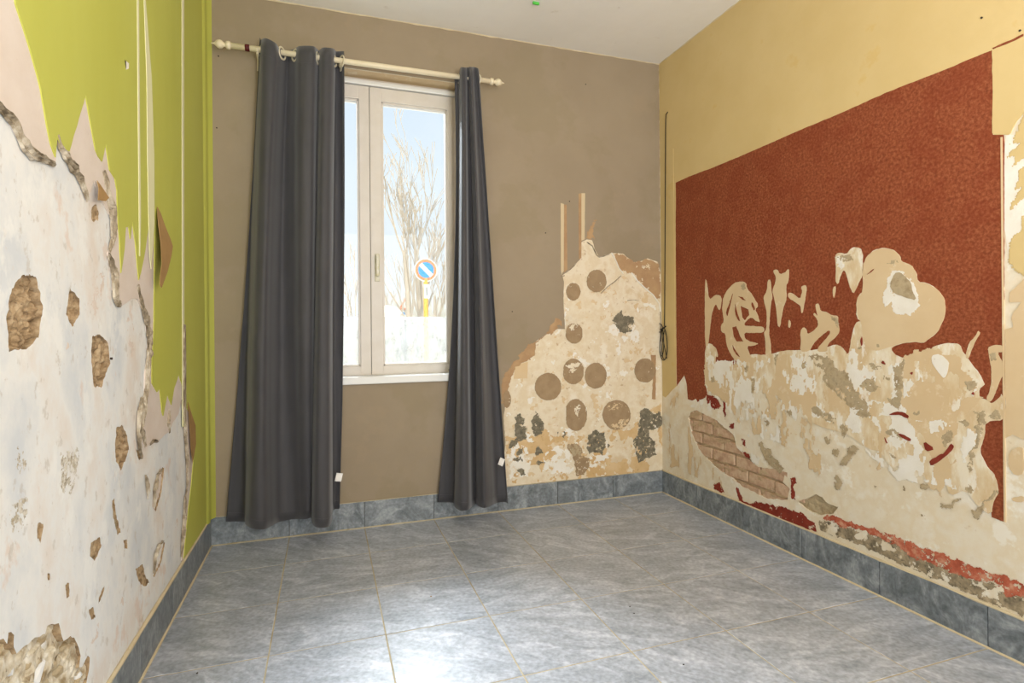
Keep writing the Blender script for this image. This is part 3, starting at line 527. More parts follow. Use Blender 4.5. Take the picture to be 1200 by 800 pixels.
for i, (o_, dep, amp, key, sc) in enumerate(LH): rough('plaster_hole', 'L', o_, dep, amp, M_[key], wall_left, seed=i*3.3, sc=sc)
# stones and lumps in the big broken patch at the foot of the wall
ys_ = [p[0] for p in holes[-1]]; zs_ = [p[1] for p in holes[-1]]; k = 0
for _ in range(900):
    p = (random.uniform(min(ys_), max(ys_)), random.uniform(max(.17, min(zs_)), max(zs_)))
    if not inside(p, holes[-1]): continue
    bm = bmesh.new(); bmesh.ops.create_icosphere(bm, subdivisions=1, radius=1)
    a, b, c = random.uniform(.006, .014), random.uniform(.014, .04), random.uniform(.008, .022)
    for v in bm.verts: v.co *= random.uniform(.8, 1.15); v.co = Vector((v.co.x*a, v.co.y*b, v.co.z*c))
    o = from_bm('stone', bm, M_[random.choice(['rubble', 'grey_cement', 'plasterL', 'rubble'])], wall_left); o.location = P3('L', p[0], p[1], -.013); o.rotation_euler = (random.uniform(-.4, 1.2), 0, 0)
    k += 1
    if k > 42: break
def Ls(c, pts, key, t=.002, name='plaster_scrap', seg=.008, amp=.002, t0=0., **p):
    return sheet(name, 'L', jag(tr('L', c, pts), seg, amp), t0, t, M_[key], wall_left, **p)
flaky('plaster_pit', 'L', tr('L', 'L3', [(50, 10), (62, -8), (85, 0), (84, 40), (62, 72), (50, 50)]), .0009, M_['pit'], wall_left, warp=.012, thr=-.05, nsc=55, relief=.001); flaky('plaster_pit', 'L', tr('L', 'L3', [(215, -10), (270, -20), (275, 60), (255, 120), (232, 155), (205, 110), (205, 40)]), .0009, M_['pit'], wall_left, warp=.012, thr=-.05, nsc=55, relief=.001)
flaky('plaster_pit', 'L', tr('L', 'L3', [(38, 180), (70, 160), (95, 178), (92, 250), (60, 285), (42, 270)]), .0009, M_['pit'], wall_left, warp=.012, thr=-.05, nsc=55, relief=.001)
for c, q in (('L2', [(330, 180), (360, 165), (355, 260), (330, 330), (310, 310)]), ('L2', [(440, 340), (460, 345), (465, 440), (450, 460)]), ('L2', [(230, 365), (250, 370), (245, 440), (225, 430)]), ('L3', [(330, 610), (345, 600), (335, 650), (320, 655)]), ('L3', [(560, 240), (568, 235), (566, 270), (560, 268)]), ('L3', [(608, 240), (616, 230), (614, 262), (607, 262)]), ('L3', [(425, 515), (435, 505), (425, 540), (418, 540)])):
    flaky('plaster_stain', 'L', tr('L', c, q), .0006, M_['pink'], wall_left, warp=.02, wsc=25, thr=.0, nsc=30)
# wallpaper: pinkish layer below, lime green painted layer above
tear_lo = tr('L', 'L1', [(-40, 330), (0, 385), (35, 440), (70, 505), (90, 530), (118, 547), (185, 577), (187, 468), (228, 540), (268, 612), (297, 700), (320, 625), (350, 700), (375, 745)])
tear_lo += tr('L', 'LA', [(118, 255), (140, 300), (150, 350), (150, 440), (148, 540), (122, 580), (130, 640), (150, 720), (152, 800)])
tear_lo += tr('L', 'LB', [(55, 20), (70, 90), (95, 135), (125, 118), (150, 95), (185, 92), (212, 150), (232, 230), (244, 320), (240, 420), (228, 500), (226, 600), (215, 700), (208, 780)])
tear_lo += tr('L', 'LD', [(48, 200), (70, 235), (90, 218), (120, 212), (150, 180), (170, 170), (185, 130), (210, 90), (222, 30), (232, 60), (240, 160), (246, 300), (247, 400), (235, 520), (228, 640), (224, 715)])
endp = onX(213.5, 659, XL)
top = [(D-.001, BH), (D-.001, 3.232), (YB+.02, 3.19), (YB+.02, tear_lo[0][1]+.2)]
pink = tear_lo+[(endp[0], BH)]+top
sheet('wallpaper', 'L', jag(pink, .015, .003), 0, .004, M_['pink'], wall_left, label='pinkish beige wallpaper layer with a torn edge')
g1 = tr('L', 'L1', [(38, -30), (40, 10), (60, 70), (95, 180), (130, 310), (150, 430), (165, 500), (181, 545), (187, 480), (205, 520), (230, 525), (258, 430), (287, 330), (305, 430), (322, 520), (332, 542), (345, 560), (358, 500), (372, 590), (390, 620), (398, 660)])
g1 += tr('L', 'LA', [(172, 280), (178, 400), (186, 500), (190, 600), (196, 700), (215, 560), (222, 430), (240, 430), (250, 500), (262, 400), (280, 520), (292, 660), (300, 740), (312, 700), (340, 560), (360, 400), (380, 430), (395, 380)])
g1 += tr('L', 'LB', [(275, 0), (272, 300), (262, 430), (262, 560), (290, 610), (305, 590), (318, 720), (325, 740), (348, 620), (370, 680), (385, 590), (412, 510), (420, 540), (428, 560)])
g1 += tr('L', 'LD', [(232, 20), (240, 60), (262, 100), (268, 165), (278, 120), (276, 250), (268, 330), (262, 400), (250, 500), (240, 600), (232, 690), (230, 708)])
g2 = [(p[0], p[1]) for p in g1]+[(D-.03, BH), (D-.03, 3.228)]
g2 += [onX(12.5, -30, XL)] if False else []
g2 += [(g1[0][0], 3.2)]
sheet('wallpaper', 'L', jag(g2, .015, .002), .004, .007, M_['green'], wall_left, label='lime green painted wallpaper')
# wallpaper lifting in the corner as a rounded roll
bm = bmesh.new(); prof = []
for k in range(9):
    t = k/8; prof.append((XL+.007+.035*math.sin(t*math.pi/2)*.9*t+.012*math.sin(math.pi*t), D-.12+.118*t))
prof = [(XL+.006, D-.135), (XL+.016, D-.115), (XL+.02, D-.09), (XL+.014, D-.07), (XL+.010, D-.05), (XL+.018, D-.03), (XL+.028, D-.015), (XL+.034, D-.001)]
vv = [[bm.verts.new((x, y, z)) for x, y in prof] for z in (BH, .8, 1.6, 2.4, 3.228)]
for a, b in zip(vv, vv[1:]):
    for k in range(len(prof)-1): bm.faces.new((a[k], a[k+1], b[k+1], b[k]))
from_bm('wallpaper_roll', bm, M_['green'], wall_left, smooth=True, label='green wallpaper bulging off the corner')
def strip(pxa, pxb, key, t=.009, name='wallpaper_seam', **p):      # pxa, pxb: two edges, lists of pixels from top to bottom
    sheet(name, 'L', jag(tr('L', 'px', pxa+pxb[::-1]), .03, .0012), .007, t, M_[key], wall_left, **p)
strip([(210.6, -20), (210.8, 240), (211.2, 500)], [(213.2, -20), (213.2, 240), (213.6, 500)], 'pale_green', .009)
strip([(157.2, -20), (158.6, 150), (159.6, 250), (160, 300)], [(159.2, -20), (160.4, 150), (161.6, 250), (161, 300)], 'pale_green', .009)
strip([(164.8, -20), (168.8, 90), (169.5, 180), (171, 262), (172, 300)], [(165.8, -20), (174.5, 90), (177.5, 180), (177.8, 262), (174, 315)], 'pale_green')
strip([(143, 70), (144.3, 71), (144.5, 81)], [(145.4, 72), (147.8, 74), (147.4, 80)], 'white_skim', .008, name='chip')
strip([(212.4, 380), (212, 420), (212, 465), (212.5, 490)], [(213.8, 380), (214.3, 420), (214.3, 465), (214.2, 500)], 'torn', .014, name='torn_edge')
strip([(235.5, 22), (236, 28)], [(238.5, 24), (239, 29)], 'dirt', .009, name='chip')
# hanging flaps
def flap(c, pts, key, lift, name='torn_flap', **p):
    q = tr('L', c, pts); n = len(q); zt = max(x[1] for x in q); zb = min(x[1] for x in q)
    v = [P3('L', a, z, .009+lift*math.sin((zt-z)/(zt-zb)*math.pi*.6)) for a, z in q]; v2 = [x+Vector((.0015, 0, 0)) for x in v]
    tris = tessellate_polygon([[Vector((x[0], x[1], 0)) for x in q]])
    f = [tuple(t) for t in tris]+[tuple(i+n for i in t) for t in tris]+[(i, (i+1) % n, (i+1) % n+n, i+n) for i in range(n)]
    me = mesh(name, v+v2, f); bm = bmesh.new(); bm.from_mesh(me); return from_bm(name, bm, M_[key], wall_left, **p)
flap('LA', [(405, 310), (420, 350), (435, 430), (455, 500), (463, 540), (445, 600), (415, 690), (380, 785), (368, 770), (368, 720), (380, 640), (385, 520), (388, 420), (395, 360)], 'flap', .03, label='brown paper flap hanging from the green wallpaper')
flap('LA', [(45, 155), (58, 190), (85, 255), (60, 275), (15, 268), (30, 200)], 'flap', .015, label='small brown triangular paper flap')
flap('LD', [(245, 40), (262, 100), (275, 140), (276, 220), (262, 300), (255, 250), (250, 150)], 'flap', .004)
# torn curled edges along the tear
def torn(c, pts, r0, name='torn_edge', key='torn', off=.013, seed=0.):
    q = tr('L', c, pts); d = []
    for i in range(len(q)-1):
        a, b = Vector(q[i]), Vector(q[i+1]); k = max(2, int((b-a).length/.008)); d += [a+(b-a)*j/k for j in range(k)]
    d.append(Vector(q[-1])); bm = bmesh.new(); n = len(d); rows = []
    for i, p in enumerate(d):
        t = (d[min(i+1, n-1)]-d[max(i-1, 0)]).normalized(); nr = Vector((-t.y, t.x)); f = i/(n-1)
        w = 1.12*r0*(.35+.65*math.sin(math.pi*min(1, max(0, f*.9+.08))))*(1+.5*noise.noise(Vector((p.x*40, p.y*40, seed))))
        row = []
        for s, h in ((-1, 0), (-.75, .5), (-.3, .35+.4*noise.noise(Vector((p.x*60, p.y*60, seed)))), (.1, .9), (.45, .3), (.8, .75), (1, 0)):
            jn = .25*noise.noise(Vector((p.x*90+s*5, p.y*90, seed)))
            qq = p+nr*(s+jn)*w; row.append(bm.verts.new(P3('L', qq.x, qq.y, .001+off*h*(w/r0)+.002)))
        rows.append(row)
    for a, b in zip(rows, rows[1:]):
        for j in range(6): bm.faces.new((a[j], a[j+1], b[j+1], b[j]))
    return from_bm(name, bm, M_[key], wall_left)
torn('L1', [(-30, 345), (0, 385), (35, 420), (70, 500), (100, 535), (140, 550), (183, 572)], .012)
torn('L1', [(188, 468), (200, 510), (240, 575), (270, 620), (298, 695)], .012, seed=3.)
torn('LA', [(95, 100), (110, 170), (118, 230), (125, 270), (142, 320), (150, 400), (150, 500), (130, 570)], .016, seed=5.)
torn('LA', [(124, 590), (140, 640), (156, 700), (160, 760), (162, 830), (175, 870), (200, 890)], .016, seed=6.)
torn('LB', [(185, 20), (200, 90), (215, 150), (238, 230), (250, 320), (246, 400), (238, 480), (236, 560), (228, 640), (222, 740), (215, 800)], .016, seed=7.)
torn('LD', [(66, 0), (50, 80), (46, 150), (58, 190), (68, 228)], .014, seed=8.); torn('LD', [(50, 20), (36, 90), (32, 170), (40, 240), (52, 282)], .0045, key='torn', seed=9.)
torn('LD', [(86, 222), (100, 205), (120, 210)], .006, seed=2.); torn('LD', [(168, 70), (162, 130), (172, 172)], .007, seed=4.)
torn('LD', [(222, 30), (232, 120), (240, 220), (246, 320), (246, 400), (240, 440)], .010, key='torn', seed=11.); torn('LD', [(238, 440), (232, 540), (226, 620), (222, 700)], .014, seed=12.)
torn('LD', [(105, 490), (104, 420), (118, 350), (140, 325)], .0028, key='torn', seed=13.); torn('LD', [(103, 770), (106, 700), (122, 650), (145, 632)], .0028, key='torn', seed=14.); torn('LD', [(68, 350), (72, 400), (78, 455)], .002, key='torn', seed=15.)

# ------------------------------------------------------------------ back wall
opening = rect(WX0, WZ0, WX1, WZ1)
sheet('plaster', 'B', rect(XL-.01, -.01, XR+.005, ZT), -TB, 0, M_['plasterB'], wall_back, holes=[opening], label='stained cream plaster coat')
edge = tr('B', 'B8', [(40, 690), (36, 600), (44, 500), (36, 400), (44, 330), (62, 240), (88, 172), (130, 158), (168, 130), (173, 72), (212, 46), (256, 25)])
edge += tr('B', 'B7', [(292, 742), (327, 742), (320, 600), (322, 520), (315, 490), (330, 478), (368, 450), (398, 415), (404, 335), (430, 322), (455, 324), (468, 368), (488, 405), (520, 395), (545, 384), (600, 388), (648, 428), (680, 425), (715, 410), (762, 428), (775, 480)])
eb = edge+[(XR-.004, edge[-1][1]), (XR-.004, 3.243), (XL+.03, 3.233), (XL+.03, BH), (edge[0][0], BH)]
sheet('wall_paint', 'B', jag(eb, .012, .003), 0, .002, M_['brown'], wall_back, holes=[opening], label='taupe brown paint')
def Bs(c, pts, key, t=.0026, name='plaster_scrap', seg=.008, amp=.003, **p): return sheet(name, 'B', jag(tr('B', c, pts), seg, amp), 0, t, M_[key], wall_back, **p)
BF = lambda c, q, k, t: flaky('underlayer', 'B', tr('B', c, q), t, M_[k], wall_back, res=.003, warp=.014, wsc=30, thr=-.75, nsc=20)
BF('B7', [(556, 388), (600, 390), (650, 430), (680, 426), (715, 412), (762, 430), (775, 480), (772, 600), (745, 590), (700, 545), (672, 520), (645, 475), (625, 480), (590, 470), (575, 440)], 'tan', .0028)
BF('B8', [(60, 190), (110, 120), (150, 88), (172, 72), (215, 46), (240, 0), (262, -30), (290, -15), (256, 28), (212, 50), (176, 78), (172, 128), (130, 160), (90, 174), (64, 245), (44, 330), (28, 335), (26, 260), (40, 225)], 'tan', .0030)
BF('B7', [(424, 320), (430, 290), (445, 262), (470, 232), (480, 235), (462, 262), (458, 300), (462, 322)], 'tan', .0028)
Bs('B8', [(663, 130), (685, 130), (684, 320), (668, 318), (672, 240)], 'tan', .0015, name='underlayer')
for q in ([(307, 152), (322, 156), (321, 470), (308, 490)], [(404, 106), (421, 106), (419, 322), (404, 328)]): Bs('B7', q, 'cream_strip', .004, name='paper_strip', seg=.03, amp=.001)
for q in ([(322, 158), (335, 160), (338, 462), (322, 478)], [(391, 108), (404, 106), (404, 410), (392, 415)]): Bs('B7', q, 'tan', .0032, name='paper_strip', seg=.03, amp=.001)
Bs('B8', [(86, 170), (140, 160), (138, 230), (80, 232)], 'beige', .001)
def disc(c, cx, cy, rx, ry, key='glue', name='glue_spot', cut=None, amp=.003):
    pts = [(cx+rx*math.cos(k*math.pi/12), cy+ry*math.sin(k*math.pi/12)) for k in range(24)]
    if cut: pts = [(min(max(x, cut[0]), cut[1]), y) for x, y in pts]
    w = tr('B', c, pts)
    return flaky(name, 'B', w, .0034, M_[key], wall_back, res=.002, warp=.003, thr=-.95, nsc=35)
disc('B7', 475, 517, 47, 53); disc('B7', 366, 567, 34, 41)
disc('B7', 370, 762, 42, 48, cut=(330, 409)); disc('B8', 225, 265, 57, 59); disc('B8', 333, 200, 45, 55, cut=(290, 376)); disc('B8', 428, 218, 47, 55)
disc('B8', 638, 196, 46, 52); disc('B8', 343, 386, 48, 68, cut=(302, 392)); disc('B8', 517, 385, 60, 64); disc('B8', 50, 318, 17, 38)
flaky('plaster_scrap', 'B', tr('B', 'B8', [(490, 425), (515, 420), (530, 405), (565, 400), (572, 420), (545, 445), (515, 450)]), .0044, M_['beige'], wall_back, res=.002, warp=.012, wsc=45, thr=-.05, nsc=50); flaky('plaster_scrap', 'B', tr('B', 'B8', [(470, 350), (515, 335), (560, 345), (530, 355), (490, 365)]), .0044, M_['beige'], wall_back, res=.002, warp=.012, wsc=45, thr=-.05, nsc=50)
flaky('plaster_scrap', 'B', tr('B', 'B8', [(292, -40), (325, -45), (370, -20), (355, 10), (330, 25), (300, 15)]), .0044, M_['plasterR'], wall_back, res=.002, warp=.012, wsc=45, thr=-.05, nsc=50); flaky('plaster_scrap', 'B', tr('B', 'B8', [(300, 175), (330, 160), (360, 165), (350, 190), (318, 215)]), .0044, M_['plasterR'], wall_back, res=.002, warp=.012, wsc=45, thr=-.05, nsc=50)
flaky('plaster_scrap', 'B', tr('B', 'B8', [(335, 350), (360, 345), (355, 400), (345, 385)]), .0044, M_['plasterR'], wall_back, res=.002, warp=.012, wsc=45, thr=-.05, nsc=50)
for c, q in (('B7', [(560, 680), (590, 650), (605, 680), (650, 680), (648, 720), (620, 725), (610, 760), (580, 755), (570, 720), (552, 705)]),
             ('B8', [(85, 400), (105, 382), (125, 400), (122, 430), (140, 440), (128, 490), (100, 495), (80, 480), (85, 440)]), ('B8', [(172, 372), (190, 395), (208, 430), (200, 465), (170, 478), (155, 440), (158, 400)]),
             ('B8', [(62, 495), (100, 490), (90, 520), (62, 530)]), ('B8', [(85, 540), (120, 525), (118, 550), (92, 555)]), ('B8', [(175, 530), (185, 515), (205, 545), (182, 560), (172, 552)]), ('B8', [(172, 590), (190, 575), (210, 590), (182, 600)]), ('B8', [(92, 620), (112, 610), (130, 640), (112, 645)]), ('B8', [(80, 570), (112, 562), (118, 580), (95, 586)]),
             ('B8', [(388, 510), (400, 470), (430, 450), (465, 460), (470, 510), (458, 555), (430, 545), (395, 548)]), ('B8', [(475, 510), (495, 515), (485, 528)]), ('B8', [(262, 455), (272, 460), (268, 475)]), ('B8', [(290, 452), (303, 462), (295, 485), (286, 478), (294, 468)]),
             ('B8', [(618, 372), (645, 355), (675, 380), (700, 372), (713, 392), (706, 440), (680, 445), (655, 450), (660, 480), (680, 500), (685, 550), (650, 570), (610, 590), (600, 540), (585, 500), (605, 470), (612, 420)]), ('B8', [(500, -5), (540, -5), (580, 15), (575, 30), (550, 40), (525, 15)])):
    flaky('grey_patch', 'B', tr('B', c, q), .0022, M_['mould'], wall_back, warp=.012, wsc=40, thr=-.62, nsc=40, relief=.0005)
flaky('glue_spot', 'B', tr('B', 'B8', [(310, 510), (345, 508), (372, 530), (365, 560), (400, 570), (402, 600), (380, 640), (345, 645), (340, 590), (325, 550), (308, 530)]), .003, M_['glue'], wall_back, warp=.008, thr=-.6)
flaky('plaster_scrap', 'B', tr('B', 'B8', [(308, 512), (345, 508), (368, 530), (360, 565), (330, 560)]), .0036, M_['grey_cement'], wall_back, warp=.008, thr=-.3)
for q in ([(215, 545), (260, 515), (310, 535), (338, 590), (335, 630), (250, 640), (205, 620)], [(70, 505), (100, 500), (140, 520), (150, 580), (140, 650), (75, 630), (66, 560)], [(400, 560), (480, 545), (492, 572), (420, 590)], [(130, 470), (160, 470), (165, 510), (140, 500)]): flaky('plaster_scrap', 'B', tr('B', 'B8', q), .0012, M_['white_skim'], wall_back, warp=.015, thr=-.25, nsc=30)
for key, th, ns in (('beige', .62, 16), ('white_skim', .62, 12), ('ochre', .05, 9)):
    flaky('plaster_stain', 'B', tr('B', 'B8', [(55, 660), (50, 420), (70, 260), (180, 130), (260, 40), (330, -170), (520, -240), (690, -100), (705, 300), (705, 610), (400, 640)] if key != 'ochre' else [(45, 690), (50, 480), (240, 440), (420, 480), (600, 400), (708, 330), (708, 625), (400, 660)]), .0009, M_[key], wall_back, res=.004, warp=.02, wsc=14, thr=th, nsc=ns)
# torn paper rims
def brim(c, pts, r, key='white_skim', name='torn_edge'):
    bm = bmesh.new(); q = jag(tr('B', c, pts+pts[::-1][1:-1]), .01, .002)[:max(4, len(pts)*3)] if False else tr('B', c, pts)
    tube(bm, [P3('B', a, z, .003) for a, z in q], r, 6); return from_bm(name, bm, M_[key], wall_back)
brim('B7', [(545, 384), (565, 420), (580, 455), (600, 482)], .004); brim('B7', [(640, 480), (670, 520), (700, 548), (740, 582), (768, 622), (774, 660)], .005); brim('B7', [(430, 335), (455, 352), (475, 395), (488, 405)], .004, 'torn')
brim('B7', [(495, 575), (525, 545), (560, 520), (590, 492)], .003, 'torn'); brim('B7', [(330, 478), (355, 460), (385, 425)], .003, 'torn'); brim('B7', [(488, 406), (510, 400), (535, 392)], .003, 'torn'); brim('B7', [(308, 470), (310, 494), (325, 492)], .003, 'torn'); brim('B7', [(620, 608), (650, 605), (672, 608)], .002, 'torn')
brim('B7', [(773, 660), (776, 740), (777, 800)], .003, 'torn')
# specks: nail heads on the walls
for w, u, v in (('B', 667, 236), ('B', 686, 99), ('B', 256, 66), ('B', 254, 150), ('B', 600, 365), ('B', 639, 273), ('R', 1151, 21), ('R', 1196, 36), ('L', 129, 420)):
    a, z = WALL[w](u, v); bm = bmesh.new(); tube(bm, [P3(w, a, z, 0), P3(w, a, z, .006)], .004, 6); from_bm('nail_head', bm, M_['dirt'], {'B': wall_back, 'R': wall_right, 'L': wall_left}[w])
# ceiling: green speck and fine crack
u, v = 628, 3; x, y = onZ(u, v, 3.232); bm = bmesh.new(); box(bm, (x-.02, y-.005, 3.220), (x+.02, y+.005, 3.2345)); from_bm('paint_speck', bm, mat('green_speck', [(90, 190, 80)]), ceiling, label='green paint speck')
bm = bmesh.new(); rnd = random.Random(3)
for (a, b) in (((XL, D), (XR, D)), ((XR, D), (XR, 1.6))):
    n = 60; pts = []
    for i in range(n+1):
        t = i/n; x = a[0]+(b[0]-a[0])*t; y = a[1]+(b[1]-a[1])*t
        zz = 3.234+.011*(x-XL)/(XR-XL)-.0078*(D-y)
        o_ = rnd.uniform(.002, .006); pts.append((x-(o_ if b[1] < D else 0), y-(o_ if b[1] >= D else 0), zz-rnd.uniform(0, .004)))
    tube(bm, pts, [rnd.uniform(.003, .008) for _ in pts], 5)
from_bm('ceiling_joint', bm, M_['sealant'], ceiling)

# ------------------------------------------------------------------ skirting tiles
def skirting(side, name):
    root = boxes(name, [], M_['grout'], kind='structure') if False else None
    t = .010; g = .0035
    if side == 'B': core = [((XL, D-.004, 0), (XR, D, BH-.002))]; spans = list(zip(xs[:-1], xs[1:]))
    elif side == 'R': core = [((XR-.004, YB, 0), (XR, D, BH-.002))]; spans = list(zip(ys[1:], ys[:-1]))
    else: core = [((XL, YB, 0), (XL+.004, D, BH-.002))]; spans = list(zip(ys[1:], ys[:-1]))
    root = boxes(name, core, M_['grout_dark'], kind='structure')
    for a, b in spans:
        dz = random.uniform(-.002, .002)
        if side == 'B': lo, hi = (a+g/2, D-t, .004), (b-g/2, D-.003, BH+dz)
        elif side == 'R': lo, hi = (XR-t, a+g/2, .004), (XR-.003, min(b, D-t)-g/2, BH+dz)
        else: lo, hi = (XL+.003, a+g/2, .004), (XL+t, min(b, D-t)-g/2, BH+dz)
        boxes('tile', [(lo, hi)], M_['skirt'], root, bevel=.001)
    # uneven sealant beads, along the top and along the floor
    bm = bmesh.new(); n = 90
    for zz, r in ((BH+.001, .006), (.0015, .006)):
        if side == 'L' and zz > .1: r = .008
        if side == 'B' and zz > .1: r = .003
        pts = []; rad = []
        for i in range(n+1):
            s = i/n
            p = {'B': (XL+(XR-XL)*s, D-.006 if zz > .1 else D-t-.001, zz), 'R': (XR-(.005 if zz > .1 else t+.001), YB+(D-YB)*s, zz), 'L': (XL+(.005 if zz > .1 else t+.001), YB+(D-YB)*s, zz)}[side]
            pts.append(p); rad.append(r*(1+.35*noise.noise(Vector((s*40, zz*50, r*900)))))
        tube(bm, pts, rad, 6)
    from_bm('sealant_bead', bm, M_['sealant'] if side != 'B' else M_['grout'], root, smooth=True)
    return root
skirting('B', 'baseboard_back'); skirting('R', 'baseboard_right'); skirting('L', 'baseboard_left')

# ------------------------------------------------------------------ street window
FY = D+.12                                     # room face of the window frame
XM = onY(434, 300, FY)[0]
win = empty('window_1', (XM, FY, WZ0), kind='structure')
def wpart(name, lst, m, parent=win, bevel=.003, **p):
    o = boxes(name, lst, m, None, bevel, **p); o.parent = parent; o.matrix_parent_inverse = parent.matrix_world.inverted() if parent is not win else Matrix.Translation(-Vector(win.location)); return o
wpart('window_frame', [((WX0, FY, WZ0+.04), (WX0+.045, FY+.07, WZ1)), ((WX1-.035, FY, WZ0+.04), (WX1, FY+.07, WZ1)), ((WX0, FY+.001, WZ1-.02), (WX1, FY+.07, WZ1)), ((WX0, FY, WZ0+.03), (WX1, FY+.07, WZ0+.05))], M_['frame'])
wpart('frame_ledge', [((WX0, FY-.03, WZ1-.052), (WX1, FY+.02, WZ1-.022))], M_['sill'], bevel=.006)
ZG0, ZG1 = 1.010, 2.750
def sash(x0, x1, gx0, gx1):
    y0, y1 = FY-.012, FY+.055; zb, zt = WZ0+.046, WZ1-.055
    s = wpart('sash', [((x0, y0, zb), (gx0, y1, zt)), ((gx1, y0, zb), (x1, y1, zt)), ((gx0-.002, y0, zb), (gx1+.002, y1, ZG0)), ((gx0-.002, y0, ZG1), (gx1+.002, y1, zt))], M_['frame'], bevel=.004)
    b = .012
    bd = boxes('glazing_bead', [((gx0-.001, y0+.012, ZG0), (gx0+b, y1-.01, ZG1)), ((gx1-b, y0+.012, ZG0), (gx1+.001, y1-.01, ZG1)), ((gx0, y0+.012, ZG0-.001), (gx1, y1-.01, ZG0+b)), ((gx0, y0+.012, ZG1-b), (gx1, y1-.01, ZG1+.001))], M_['frame'], s, bevel=.002)
    boxes('pane', [((gx0, FY+.028, ZG0), (gx1, FY+.032, ZG1))], M_['glass'], s)
    return s
gxl = 2*XM-.36; 
s_r = sash(XM+.0015, WX1-.036, .360, .800)
s_l = sash(WX0+.046, XM-.0015, 2*XM-.800, .2155)
zf = onY(480, 371, FY+.026)[1]
boxes('frosted_film', [((.361, FY+.0265, ZG0+.011), (.799, FY+.0275, zf))], M_['film'], s_r, label='frosted film on the lower glass')
boxes('frosted_film', [((2*XM-.799, FY+.0265, ZG0+.011), (.2145, FY+.0275, zf))], M_['film'], s_l, label='frosted film on the lower glass')
# handle on the right sash
hx, hz1 = onY(442, 297, FY-.03); hz0 = onY(442, 324, FY-.03)[1]
hd = boxes('handle', [((hx-.016, FY-.018, hz0-.03), (hx+.016, FY-.011, hz1+.0)), ((hx-.011, FY-.05, hz1-.028), (hx+.011, FY-.015, hz1-.008)), ((hx-.009, FY-.056, hz0), (hx+.009, FY-.043, hz1-.006))], M_['brass'], s_r, bevel=.003, label='brass window handle')
wpart('weather_strip', [((XM-.004, FY-.002, WZ0+.05), (XM+.004, FY+.05, WZ1-.06))], M_['metal'], bevel=0)
wpart('window_sill', [((WX0-.02, D-.022, WZ0), (WX1+.012, FY+.03, WZ0+.047))], M_['sill'], bevel=.006, label='white inner window sill')
wpart('hinge', [((.792, FY-.018, ZG0-.045), (.825, FY-.010, ZG0-.037))], M_['metal'], bevel=.001)
# added unseen opening around the rear fill light, behind the camera
rw = empty('rear_fill_opening', ((RX0+RX1)/2, YB, .15), kind='structure')
for lo, hi in (((RX0, YB-.2, .15), (RX0+.06, YB-.12, RZ1)), ((RX1-.06, YB-.2, .15), (RX1, YB-.12, RZ1)), ((RX0, YB-.2, RZ1-.06), (RX1, YB-.12, RZ1)), ((RX0, YB-.2, .15), (RX1, YB-.12, .21))):
    o = boxes('window_frame', [(lo, hi)], M_['frame'], None); o.parent = rw; o.matrix_parent_inverse = Matrix.Translation(-Vector(rw.location))

# ------------------------------------------------------------------ curtain rod
RO = .12; RY = D-RO
def rp(u, v): a, z = onY(u, v, RY); return Vector((a, RY, z))
pa, pb = rp(247, 50.2), rp(591, 97.6); dr = (pb-pa).normalized(); Lr = (pb-pa).length
rod = empty('curtain_rod', pa, label='cream turned wooden curtain rod above the window', category='curtain rod')
def lathe(name, prof, m, parent, base, axis, n=20, **p):
    bm = bmesh.new(); up = Vector((0, 0, 1)); sd = axis.cross(up).normalized(); up2 = sd.cross(axis); rings = []
    for s, r in prof: rings.append([bm.verts.new(base+axis*s+(up2*math.cos(2*math.pi*k/n)+sd*math.sin(2*math.pi*k/n))*max(r, .0003)) for k in range(n)])
    for a, b in zip(rings, rings[1:]):
        for k in range(n): bm.faces.new((a[k], a[(k+1) % n], b[(k+1) % n], b[k]))
    o = from_bm(name, bm, m, None, smooth=True, **p); o.parent = parent; o.matrix_parent_inverse = Matrix.Translation(-Vector(parent.location)); return o
FIN = [(0, .001), (.008, .004), (.016, .006), (.022, .012), (.032, .021), (.044, .024), (.056, .021), (.064, .013), (.070, .011), (.074, .012), (.078, .021), (.088, .023), (.098, .021), (.102, .014)]
lathe('finial', FIN, M_['rod'], rod, pa, dr); lathe('finial', FIN, M_['rod'], rod, pb, -dr)
lathe('pole', [(.098, .0), (.098, .0165), (Lr-.098, .0165), (Lr-.098, 0)], M_['rod'], rod, pa, dr)
b0 = (rp(287, 55)-pa).dot(dr)
lathe('band', [(b0, .0168), (b0, .0185), (b0+.006, .0195), (b0+.018, .0195), (b0+.024, .0185), (b0+.024, .0168)], M_['band'], rod, pa, dr, label='dark red band on the rod')
for u in (301.5, 399.5, 547):
    q = pa+dr*((rp(u, 60)-pa).dot(dr)); bm = bmesh.new(); tube(bm, [q+Vector((0, 0, -.02)), Vector((q.x, D-.05, q.z-.035)), Vector((q.x, D-.003, q.z-.035))], .008, 8); box(bm, (q.x-.014, D-.006, q.z-.075), (q.x+.014, D, q.z+.005))
    tube(bm, [q+Vector((0, .019*math.sin(t), -.019*math.cos(t))) for t in [(-1.5+3*k/8) for k in range(9)]], .005, 6)
    o = from_bm('bracket', bm, M_['rod'], None); o.parent = rod; o.matrix_parent_inverse = Matrix.Translation(-pa)

